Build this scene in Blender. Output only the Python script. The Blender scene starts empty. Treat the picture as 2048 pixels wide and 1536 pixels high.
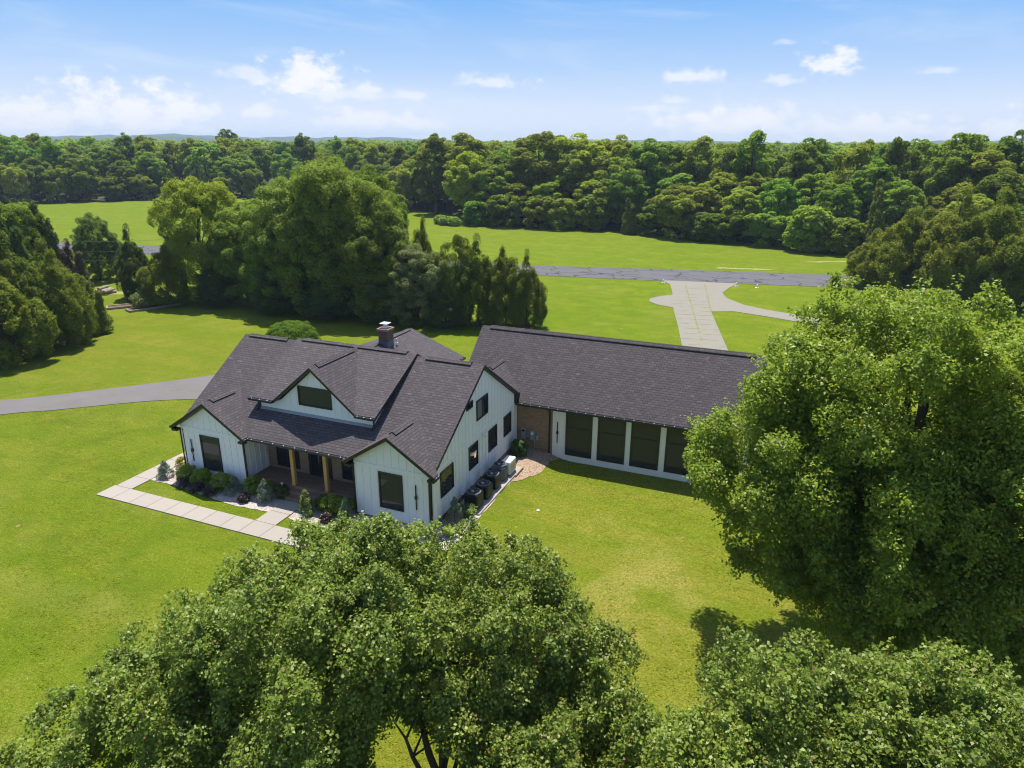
import bpy, math, random
import numpy as np
from mathutils import Matrix, Vector

# ------------------------------------------------------------------ camera, world, sun, exposure
S = bpy.context.scene
COL = S.collection
CAM = (14.616, -25.73, 17.855)
YAW, PITCH, ROLL, FPX = 0.388, 0.336, 0.005, 1383.7

def make_camera():
    cd = bpy.data.cameras.new('camera'); co = bpy.data.objects.new('camera', cd); COL.objects.link(co)
    fw = np.array([math.sin(-YAW)*math.cos(PITCH), math.cos(YAW)*math.cos(PITCH), -math.sin(PITCH)])
    r = np.array([math.cos(YAW), math.sin(YAW), 0.0]); u = np.cross(r, fw)
    r, u = math.cos(ROLL)*r+math.sin(ROLL)*u, -math.sin(ROLL)*r+math.cos(ROLL)*u
    m = Matrix(((r[0], u[0], -fw[0], CAM[0]), (r[1], u[1], -fw[1], CAM[1]), (r[2], u[2], -fw[2], CAM[2]), (0, 0, 0, 1)))
    co.matrix_world = m
    cd.sensor_width = 36; cd.lens = FPX/2048*36; cd.clip_start = 0.1; cd.clip_end = 20000
    S.camera = co
make_camera()

SUN_DIR = Vector((0.19, -0.345, -1.0)).normalized()          # the way the light travels
SUN_EL = math.asin(-SUN_DIR.z); SUN_AZ = math.atan2(-SUN_DIR.x, -SUN_DIR.y)
sl = bpy.data.lights.new('sun', 'SUN'); so = bpy.data.objects.new('sun', sl); COL.objects.link(so)
sl.energy = 5.0; sl.angle = math.radians(0.55); sl.color = (1.0, 0.95, 0.86)
so.rotation_euler = SUN_DIR.to_track_quat('-Z', 'Y').to_euler(); so.location = (-10, 20, 60)

S.view_settings.view_transform = 'Standard'
S.view_settings.look = 'None'
S.view_settings.exposure = 0.5
S.view_settings.gamma = 1.0
S.cycles.max_bounces = 6; S.cycles.diffuse_bounces = 3; S.cycles.glossy_bounces = 3
S.cycles.transmission_bounces = 4; S.cycles.transparent_max_bounces = 6; S.cycles.volume_bounces = 0
S.cycles.sample_clamp_indirect = 4.0
S.cycles.use_denoising = True
S.cycles.pixel_filter_type = 'BLACKMAN_HARRIS'; S.cycles.filter_width = 1.1
S.cycles.use_adaptive_sampling = False
S.cycles.volume_step_rate = 4.0

class NT:
    """small helper for node trees"""
    def __init__(s, tree): s.t = tree; s.n = tree.nodes; s.l = tree.links
    def new(s, typ, **kw):
        n = s.n.new(typ)
        for k, v in kw.items(): setattr(n, k, v)
        return n
    def link(s, a, b): s.l.new(a, b)
    def val(s, sock, v):
        if hasattr(v, 'is_output'): s.l.new(v, sock)
        else: sock.default_value = v
    def math(s, op, a, b=0.0, c=None, clamp=False):
        n = s.new('ShaderNodeMath', operation=op); n.use_clamp = clamp
        s.val(n.inputs[0], a); s.val(n.inputs[1], b)
        if c is not None: s.val(n.inputs[2], c)
        return n.outputs[0]
    def mix(s, f, a, b, blend='MIX'):
        n = s.new('ShaderNodeMix', data_type='RGBA', blend_type=blend)
        s.val(n.inputs[0], f); s.val(n.inputs[6], a); s.val(n.inputs[7], b)
        return n.outputs[2]
    def noise(s, vec, scale, detail=4.0, rough=0.55, dist=0.0):
        n = s.new('ShaderNodeTexNoise'); s.val(n.inputs['Scale'], scale); n.inputs['Detail'].default_value = detail
        n.inputs['Roughness'].default_value = rough; n.inputs['Distortion'].default_value = dist
        if vec is not None: s.link(vec, n.inputs['Vector'])
        return n.outputs['Fac']
    def ramp(s, f, stops, interp='LINEAR'):
        n = s.new('ShaderNodeValToRGB'); cr = n.color_ramp; cr.interpolation = interp
        while len(cr.elements) < len(stops): cr.elements.new(0.5)
        for e, (p, c) in zip(cr.elements, stops):
            e.position = p; e.color = c if len(c) == 4 else (*c, 1)
        s.link(f, n.inputs[0]); return n.outputs[0]
    def maprange(s, v, a, b, c=0.0, d=1.0, smooth=True):
        n = s.new('ShaderNodeMapRange', interpolation_type='SMOOTHSTEP' if smooth else 'LINEAR')
        s.val(n.inputs[0], v); s.val(n.inputs[1], a); s.val(n.inputs[2], b); s.val(n.inputs[3], c); s.val(n.inputs[4], d)
        return n.outputs[0]

# (azimuth deg, elevation deg, half width deg, half height deg, strength) of the clouds in the sky
CLOUDS = [(-55.6,1.35,3.0,1.25,1.0),(-50.2,1.75,3.0,1.6,1.0),(-48.0,0.9,2.5,0.7,.8),(-46.6,2.0,2.2,1.1,.95),(-41.4,4.4,1.8,.5,.6),
          (-37.6,4.2,2.4,1.35,1.0),(-35.0,3.2,3.0,.6,.6),(-41.2,2.0,1.4,.45,.75),(-33.2,1.5,3.6,.75,.8),(-29.2,1.3,1.8,.55,.75),
          (-33.0,3.7,.8,.4,.75),(-30.2,3.3,1.4,.4,.55),(-24.0,4.3,2.2,.45,.65),(-8.6,4.6,1.9,.45,.75),
          (0.5,5.2,1.5,.85,.95),(-2.6,4.3,1.0,.35,.6),(-11.4,2.4,1.5,.35,.6),(-10.0,3.0,1.0,.35,.5),(-5.4,1.4,4.6,1.05,.95),(3.2,.9,4.6,.95,.85),
          (7.2,4.6,.9,.25,.5),(12.0,.9,1.6,.9,.9),(-2.6,6.7,.6,.2,.4),(22,2,5,1.5,.8),(-66,2,5,1.6,.9)]
def make_world():
    w = bpy.data.worlds.new('World'); S.world = w; w.use_nodes = True
    T = NT(w.node_tree); T.n.clear()
    out = T.new('ShaderNodeOutputWorld'); bg = T.new('ShaderNodeBackground'); T.link(bg.outputs[0], out.inputs[0])
    sky = T.new('ShaderNodeTexSky', sky_type='NISHITA'); sky.sun_disc = False
    sky.sun_elevation = SUN_EL; sky.sun_rotation = SUN_AZ; sky.air_density = 1.0; sky.dust_density = 0.6; sky.ozone_density = 2.0; sky.altitude = 200
    geo = T.new('ShaderNodeNewGeometry'); sep = T.new('ShaderNodeSeparateXYZ')
    inc = T.new('ShaderNodeVectorMath', operation='SCALE'); T.link(geo.outputs['Incoming'], inc.inputs[0]); inc.inputs['Scale'].default_value = -1
    T.link(inc.outputs[0], sep.inputs[0])
    x, y, z = sep.outputs
    az = T.math('MULTIPLY', T.math('ARCTAN2', x, y), 57.29578)
    el = T.math('MULTIPLY', T.math('ARCSINE', z), 57.29578)
    comb = T.new('ShaderNodeCombineXYZ'); T.link(az, comb.inputs[0]); T.link(T.math('MULTIPLY', el, 1.5), comb.inputs[1])
    n1 = T.math('SUBTRACT', T.noise(comb.outputs[0], 0.62, 7.0, 0.62), 0.5)
    n2 = T.noise(comb.outputs[0], 0.25, 4.0, 0.6)
    mask = None
    for a, e, rw, rh, st in CLOUDS:
        dx = T.math('MULTIPLY', T.math('SUBTRACT', az, a), 0.68/rw)
        de = T.math('SUBTRACT', el, e)
        dy = T.math('MULTIPLY', T.math('MULTIPLY', de, 0.70/rh), T.math('MULTIPLY_ADD', T.math('LESS_THAN', de, 0.0), 0.45, 1.0))  # flatter below
        d = T.math('SQRT', T.math('ADD', T.math('MULTIPLY', dx, dx), T.math('MULTIPLY', dy, dy)))
        v = T.math('MULTIPLY', T.maprange(T.math('ADD', d, T.math('MULTIPLY', n1, -3.4)), 1.12, 0.2), st)
        mask = v if mask is None else T.math('MAXIMUM', mask, v)
    # thin high streaks
    cv = T.new('ShaderNodeCombineXYZ'); T.link(T.math('MULTIPLY', T.math('ADD', az, T.math('MULTIPLY', el, 2.2)), 0.05), cv.inputs[0]); T.link(T.math('MULTIPLY', el, 0.24), cv.inputs[1])
    stw = T.math('MULTIPLY', T.maprange(T.noise(cv.outputs[0], 1.3, 6.0, 0.62, 0.6), 0.46, 0.74), 0.26)
    # pale blue near the horizon, deeper blue above
    grad = T.ramp(T.math('DIVIDE', el, 40.0), [(0.0, (4.6, 5.0, 5.7)), (0.06, (4.1, 4.7, 5.7)), (0.13, (2.7, 3.85, 5.6)), (0.25, (1.2, 2.8, 5.4)), (0.45, (0.8, 2.0, 5.2)), (1.0, (0.7, 1.7, 4.6))])
    low = T.maprange(el, 30.0, 14.0)
    base = T.mix(low, sky.outputs[0], grad)
    base = T.mix(stw, base, (5.1, 5.45, 5.8, 1))
    cl = T.mix(T.math('MULTIPLY', n2, 0.55), (5.9, 5.85, 5.85, 1), (5.0, 5.2, 5.7, 1))
    base = T.mix(T.math('MULTIPLY', mask, 0.95), base, cl)
    T.link(base, bg.inputs[0]); bg.inputs[1].default_value = 0.125
    w.cycles.sampling_method = 'MANUAL'; w.cycles.sample_map_resolution = 512
make_world()

# ------------------------------------------------------------------ materials
def new_mat(name):
    m = bpy.data.materials.new(name); m.use_nodes = True; T = NT(m.node_tree)
    b = T.n['Principled BSDF']; return m, T, b
def simple(name, col, rough=0.5, metal=0.0, var=0.12, scale=6.0, bump=0.0, bscale=40.0, spec=0.5):
    m, T, b = new_mat(name)
    tc = T.new('ShaderNodeTexCoord')
    f = T.noise(tc.outputs['Object'], scale, 5.0, 0.6)
    c = T.mix(f, tuple(x*(1-var) for x in col)+(1,), tuple(min(1, x*(1+var)) for x in col)+(1,))
    T.link(c, b.inputs['Base Color']); b.inputs['Roughness'].default_value = rough; b.inputs['Metallic'].default_value = metal
    b.inputs['Specular IOR Level'].default_value = spec
    if bump:
        bm = T.new('ShaderNodeBump'); bm.inputs['Strength'].default_value = bump; bm.inputs['Distance'].default_value = 0.02
        T.link(T.noise(tc.outputs['Object'], bscale, 3.0), bm.inputs['Height']); T.link(bm.outputs[0], b.inputs['Normal'])
    return m
def siding_mat():
    m, T, b = new_mat('white_siding'); tc = T.new('ShaderNodeTexCoord')
    f = T.noise(tc.outputs['Object'], 0.7, 5.0, 0.6); g = T.noise(tc.outputs['Object'], 14.0, 4.0, 0.6)
    c = T.mix(f, (0.86, 0.84, 0.855, 1), (0.90, 0.885, 0.90, 1)); c = T.mix(T.math('MULTIPLY', g, 0.18), c, (0.55, 0.56, 0.54, 1))
    T.link(c, b.inputs['Base Color']); b.inputs['Roughness'].default_value = 0.55; return m
def shingle_mat():
    m, T, b = new_mat('charcoal_shingles'); uv = T.new('ShaderNodeUVMap')
    br = T.new('ShaderNodeTexBrick'); T.link(uv.outputs[0], br.inputs['Vector'])
    br.offset = 0.5; br.inputs['Scale'].default_value = 1.0; br.inputs['Brick Width'].default_value = 0.30; br.inputs['Row Height'].default_value = 0.16
    br.inputs['Mortar Size'].default_value = 0.013; br.inputs['Mortar Smooth'].default_value = 0.3; br.inputs['Bias'].default_value = -0.1
    br.inputs['Color1'].default_value = (0.084, 0.068, 0.076, 1); br.inputs['Color2'].default_value = (0.130, 0.108, 0.119, 1); br.inputs['Mortar'].default_value = (0.026, 0.021, 0.025, 1)
    vm = T.new('ShaderNodeVectorMath', operation='MULTIPLY'); T.link(uv.outputs[0], vm.inputs[0]); vm.inputs[1].default_value = (2.6, 6.9, 1)
    wn = T.noise(vm.outputs[0], 1.0, 2.0, 0.5)
    spk = T.maprange(wn, 0.62, 0.72)
    c = T.mix(T.math('MULTIPLY', spk, 0.65), br.outputs['Color'], (0.25, 0.215, 0.225, 1))
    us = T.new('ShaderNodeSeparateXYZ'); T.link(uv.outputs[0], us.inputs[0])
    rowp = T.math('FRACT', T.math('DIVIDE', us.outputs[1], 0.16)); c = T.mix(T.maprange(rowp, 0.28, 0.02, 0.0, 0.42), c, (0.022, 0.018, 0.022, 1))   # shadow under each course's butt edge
    big = T.noise(uv.outputs[0], 0.35, 5.0, 0.6)
    c = T.mix(T.math('MULTIPLY', big, 0.3), c, (0.085, 0.066, 0.07, 1))
    fine = T.noise(uv.outputs[0], 60.0, 2.0)
    c = T.mix(0.35, c, T.mix(fine, (0.02, 0.02, 0.02, 1), (0.2, 0.19, 0.195, 1)), 'OVERLAY')
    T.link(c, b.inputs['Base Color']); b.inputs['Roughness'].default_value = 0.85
    bm = T.new('ShaderNodeBump'); bm.inputs['Strength'].default_value = 0.7; bm.inputs['Distance'].default_value = 0.012
    T.link(T.math('SUBTRACT', T.math('MULTIPLY', wn, 0.8), br.outputs['Fac']), bm.inputs['Height']); T.link(bm.outputs[0], b.inputs['Normal'])
    return m
def brick_mat(name, c1, c2, mortar):
    m, T, b = new_mat(name); uv = T.new('ShaderNodeUVMap')
    br = T.new('ShaderNodeTexBrick'); T.link(uv.outputs[0], br.inputs['Vector']); br.offset = 0.5
    br.inputs['Scale'].default_value = 1.0; br.inputs['Brick Width'].default_value = 0.215; br.inputs['Row Height'].default_value = 0.075
    br.inputs['Mortar Size'].default_value = 0.006; br.inputs['Bias'].default_value = 0.0
    br.inputs['Color1'].default_value = (*c1, 1); br.inputs['Color2'].default_value = (*c2, 1); br.inputs['Mortar'].default_value = (*mortar, 1)
    n = T.noise(uv.outputs[0], 5.0, 4.0, 0.65)
    c = T.mix(T.math('MULTIPLY', n, 0.6), br.outputs['Color'], (c1[0]*0.45, c1[1]*0.42, c1[2]*0.4, 1))
    T.link(c, b.inputs['Base Color']); b.inputs['Roughness'].default_value = 0.85
    bm = T.new('ShaderNodeBump'); bm.inputs['Strength'].default_value = 0.5; bm.inputs['Distance'].default_value = 0.01; bm.invert = True
    T.link(br.outputs['Fac'], bm.inputs['Height']); T.link(bm.outputs[0], b.inputs['Normal'])
    return m
def glass_mat(name, col=(0.030, 0.035, 0.037), ior=1.42):
    m, T, b = new_mat(name); tc = T.new('ShaderNodeTexCoord')
    b.inputs['Base Color'].default_value = (*col, 1); b.inputs['Roughness'].default_value = 0.015; b.inputs['IOR'].default_value = ior
    bm = T.new('ShaderNodeBump'); bm.inputs['Strength'].default_value = 0.06; bm.inputs['Distance'].default_value = 0.02
    T.link(T.noise(tc.outputs['Object'], 1.3, 2.0), bm.inputs['Height']); T.link(bm.outputs[0], b.inputs['Normal']); return m
def leaf_mat(name, dark, light, rough=0.45, trans=0.3, spec=0.3, objvar=0.35, warm=None, warm_amt=0.0):
    m, T, b = new_mat(name)
    geo = T.new('ShaderNodeNewGeometry'); oi = T.new('ShaderNodeObjectInfo'); tc = T.new('ShaderNodeTexCoord')
    rnd = geo.outputs['Random Per Island']
    c = T.mix(rnd, (*dark, 1), (*light, 1))
    clump = T.noise(tc.outputs['Object'], 0.55, 3.0, 0.6)
    c = T.mix(T.maprange(clump, 0.35, 0.68, 0.0, 0.45), c, (light[0]*1.15, light[1]*1.08, light[2]*0.9, 1))
    if warm: c = T.mix(T.math('MULTIPLY', T.maprange(rnd, 1.0-warm_amt, 1.0-warm_amt+0.02), 0.9), c, (*warm, 1))
    hs = T.new('ShaderNodeHueSaturation'); T.link(c, hs.inputs['Color'])
    T.link(T.math('MULTIPLY_ADD', oi.outputs['Random'], objvar*0.085, 0.488-objvar*0.05), hs.inputs['Hue'])
    rv = T.math('FRACT', T.math('MULTIPLY', oi.outputs['Random'], 7.13))
    T.link(T.math('MULTIPLY_ADD', rv, objvar*1.0, 1.0-objvar*0.45), hs.inputs['Value'])
    c = hs.outputs[0]
    T.link(c, b.inputs['Base Color']); b.inputs['Roughness'].default_value = rough; b.inputs['Specular IOR Level'].default_value = spec
    tr = T.new('ShaderNodeBsdfTranslucent'); ct = T.mix(0.5, c, (0.38, 0.52, 0.045, 1), 'MIX'); T.link(ct, tr.inputs[0])
    mx = T.new('ShaderNodeMixShader'); mx.inputs[0].default_value = trans
    T.link(b.outputs[0], mx.inputs[1]); T.link(tr.outputs[0], mx.inputs[2])
    T.link(mx.outputs[0], T.n['Material Output'].inputs[0]); return m

def grass_mat():
    m, T, b = new_mat('lawn_grass'); tc = T.new('ShaderNodeTexCoord'); P = tc.outputs['Object']
    def mapped(rot, sc):
        mp = T.new('ShaderNodeMapping'); mp.vector_type = 'POINT'; mp.inputs['Rotation'].default_value = (0, 0, math.radians(rot)); mp.inputs['Scale'].default_value = sc
        T.link(P, mp.inputs['Vector']); return mp.outputs[0]
    big = T.noise(P, 0.05, 4.0, 0.6); mid = T.noise(P, 0.4, 6.0, 0.7, 0.5)
    tuft = T.noise(mapped(-20, (1.5, 3.2, 1)), 1.0, 5.0, 0.72, 0.3); fine = T.noise(P, 7.5, 4.0, 0.75); blade = T.noise(mapped(35, (16, 34, 1)), 1.0, 3.0, 0.7)
    c = T.mix(T.maprange(mid, 0.36, 0.64), (0.104, 0.154, 0.009, 1), (0.182, 0.208, 0.017, 1))
    sep = T.new('ShaderNodeSeparateXYZ'); T.link(P, sep.inputs[0])
    side = T.maprange(T.math('ADD', sep.outputs[0], T.math('MULTIPLY', mid, 3.0)), 1.0, 6.0); back = T.math('MULTIPLY', T.maprange(sep.outputs[1], 3.0, 16.0), T.maprange(sep.outputs[0], -8.0, -14.0))
    c = T.mix(T.math('MULTIPLY', T.math('MAXIMUM', side, T.math('MULTIPLY', back, 0.8)), 0.6), c, (0.245, 0.222, 0.030, 1))
    far = T.maprange(T.math('ADD', sep.outputs[1], T.math('MULTIPLY', big, 18.0)), 16.0, 52.0)      # moister, greener ground beyond the house
    c = T.mix(T.math('MULTIPLY', far, 0.7), c, T.mix(T.maprange(mid, 0.4, 0.62), (0.120, 0.198, 0.003, 1), (0.176, 0.248, 0.005, 1)))
    c = T.mix(T.maprange(T.noise(mapped(-17, (0.03, 0.5, 1)), 1.0, 3.0, 0.5), 0.42, 0.58, 0.0, 0.5), c, (0.120, 0.190, 0.005, 1))   # mowing passes
    c = T.mix(T.maprange(tuft, 0.53, 0.66, 0.0, 0.60), c, (0.070, 0.120, 0.004, 1))                       # longer dark tufts
    dry = T.noise(P, 0.16, 6.0, 0.72, 0.8)
    d0 = T.new('ShaderNodeVectorMath', operation='DISTANCE'); T.link(P, d0.inputs[0]); d0.inputs[1].default_value = (11.5, 0.5, 0)
    neardry = T.maprange(d0.outputs['Value'], 11.0, 2.0)
    lane = T.new('ShaderNodeVectorMath', operation='DISTANCE'); ln = T.new('ShaderNodeMapping'); ln.inputs['Rotation'].default_value = (0, 0, math.radians(-4)); T.link(P, ln.inputs['Vector'])
    ls = T.new('ShaderNodeSeparateXYZ'); T.link(ln.outputs[0], ls.inputs[0])
    worn = T.math('MULTIPLY', T.maprange(T.math('ABSOLUTE', T.math('ADD', ls.outputs[1], 9.6)), 1.1, 0.35), T.maprange(ls.outputs[0], 0.0, -6.0))  # worn wheel track by the pear tree
    amt = T.math('MULTIPLY_ADD', neardry, 0.36, 0.16, clamp=True)
    c = T.mix(T.math('MULTIPLY', worn, T.math('MULTIPLY', T.maprange(fine, 0.35, 0.6), 0.30)), c, (0.33, 0.29, 0.085, 1))
    c = T.mix(T.math('MULTIPLY', T.maprange(T.math('ADD', dry, 0.0), 0.47, 0.66), amt), c, (0.40, 0.315, 0.095, 1))
    c = T.mix(T.maprange(T.noise(P, 0.75, 3.0, 0.5), 0.725, 0.76, 0.0, 0.6), c, (0.46, 0.27, 0.12, 1))
    c = T.mix(T.maprange(fine, 0.46, 0.62, 0.0, 0.62), c, (0.085, 0.130, 0.004, 1))
    c = T.mix(T.maprange(fine, 0.44, 0.30, 0.0, 0.45), c, (0.42, 0.41, 0.05, 1))
    c = T.mix(T.maprange(blade, 0.47, 0.62, 0.0, 0.65), c, (0.060, 0.095, 0.003, 1))
    c = T.mix(T.maprange(blade, 0.46, 0.30, 0.0, 0.40), c, (0.45, 0.45, 0.07, 1))
    T.link(c, b.inputs['Base Color']); b.inputs['Roughness'].default_value = 0.9; b.inputs['Specular IOR Level'].default_value = 0.05
    bm = T.new('ShaderNodeBump'); bm.inputs['Strength'].default_value = 0.9; bm.inputs['Distance'].default_value = 0.08
    T.link(T.math('ADD', T.math('MULTIPLY', T.math('SUBTRACT', 1.0, tuft), 1.4), T.math('ADD', T.math('MULTIPLY', fine, 0.7), T.math('MULTIPLY', blade, 0.35))), bm.inputs['Height']); T.link(bm.outputs[0], b.inputs['Normal'])
    return m
def asphalt_mat(name, col, crack=True, scale=0.27):
    m, T, b = new_mat(name); tc = T.new('ShaderNodeTexCoord'); P = tc.outputs['Object']
    n = T.noise(P, 0.5, 6.0, 0.6); g = T.noise(P, 30.0, 2.0)
    c = T.mix(n, tuple(x*0.82 for x in col)+(1,), tuple(x*1.15 for x in col)+(1,)); c = T.mix(T.math('MULTIPLY', g, 0.3), c, tuple(x*0.6 for x in col)+(1,))
    if crack:
        wv = T.new('ShaderNodeVectorMath', operation='ADD'); T.link(P, wv.inputs[0])
        nn = T.new('ShaderNodeTexNoise'); nn.inputs['Scale'].default_value = 0.5; nn.inputs['Detail'].default_value = 4; T.link(P, nn.inputs['Vector'])
        sc = T.new('ShaderNodeVectorMath', operation='SCALE'); T.link(nn.outputs['Color'], sc.inputs[0]); sc.inputs['Scale'].default_value = 2.4; T.link(sc.outputs[0], wv.inputs[1])
        mp = T.new('ShaderNodeMapping'); mp.inputs['Rotation'].default_value = (0, 0, math.radians(-11)); mp.inputs['Scale'].default_value = (0.8, 1.2, 1); T.link(wv.outputs[0], mp.inputs['Vector'])
        vo = T.new('ShaderNodeTexVoronoi', feature='DISTANCE_TO_EDGE'); vo.inputs['Scale'].default_value = scale; T.link(mp.outputs[0], vo.inputs['Vector'])
        br = T.noise(P, 0.16, 2.0)
        k = T.math('MULTIPLY', T.maprange(vo.outputs['Distance'], 0.034, 0.014), T.maprange(br, 0.33, 0.46))
        c = T.mix(T.math('MULTIPLY', k, 0.85), c, (0.03, 0.03, 0.035, 1))
    T.link(c, b.inputs['Base Color']); b.inputs['Roughness'].default_value = 0.9; b.inputs['Specular IOR Level'].default_value = 0.2; return m
def concrete_mat(name, c1, c2):
    m, T, b = new_mat(name); tc = T.new('ShaderNodeTexCoord'); P = tc.outputs['Object']; gi = T.new('ShaderNodeNewGeometry')
    n = T.noise(P, 0.9, 6.0, 0.65); g = T.noise(P, 12.0, 4.0, 0.6)
    c = T.mix(n, (*c1, 1), (*c2, 1)); c = T.mix(T.math('MULTIPLY', g, 0.25), c, tuple(x*0.6 for x in c1)+(1,))
    c = T.mix(T.math('MULTIPLY', gi.outputs['Random Per Island'], 0.22), c, tuple(x*0.72 for x in c1)+(1,))
    T.link(c, b.inputs['Base Color']); b.inputs['Roughness'].default_value = 0.85; b.inputs['Specular IOR Level'].default_value = 0.25; return m
def gravel_mat(name='pale_gravel', tint=(1, 1, 1)):
    m, T, b = new_mat(name); tc = T.new('ShaderNodeTexCoord'); P = tc.outputs['Object']
    vo = T.new('ShaderNodeTexVoronoi'); vo.inputs['Scale'].default_value = 17.0; T.link(P, vo.inputs['Vector'])
    sp = T.new('ShaderNodeSeparateColor'); T.link(vo.outputs['Color'], sp.inputs[0])
    c = T.ramp(sp.outputs[0], [(0, (0.26, 0.19, 0.15)), (0.3, (0.46, 0.38, 0.32)), (0.7, (0.60, 0.53, 0.47)), (1, (0.36, 0.30, 0.27))])
    c = T.mix(T.maprange(T.noise(P, 0.8, 5.0, 0.65), 0.48, 0.66, 0, 0.35), c, (0.36, 0.25, 0.17, 1))
    c = T.mix(1.0, c, (*tint, 1), 'MULTIPLY')
    T.link(c, b.inputs['Base Color']); b.inputs['Roughness'].default_value = 0.9
    bm = T.new('ShaderNodeBump'); bm.inputs['Strength'].default_value = 0.9; bm.inputs['Distance'].default_value = 0.03; bm.invert = True
    T.link(vo.outputs['Distance'], bm.inputs['Height']); T.link(bm.outputs[0], b.inputs['Normal']); return m
def wood_mat(name, c1, c2):
    m, T, b = new_mat(name); tc = T.new('ShaderNodeTexCoord')
    mp = T.new('ShaderNodeMapping'); mp.inputs['Scale'].default_value = (18, 18, 1.2); T.link(tc.outputs['Object'], mp.inputs['Vector'])
    n = T.noise(mp.outputs[0], 1.0, 5.0, 0.6, 0.5)
    T.link(T.mix(n, (*c1, 1), (*c2, 1)), b.inputs['Base Color']); b.inputs['Roughness'].default_value = 0.6; return m

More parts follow.
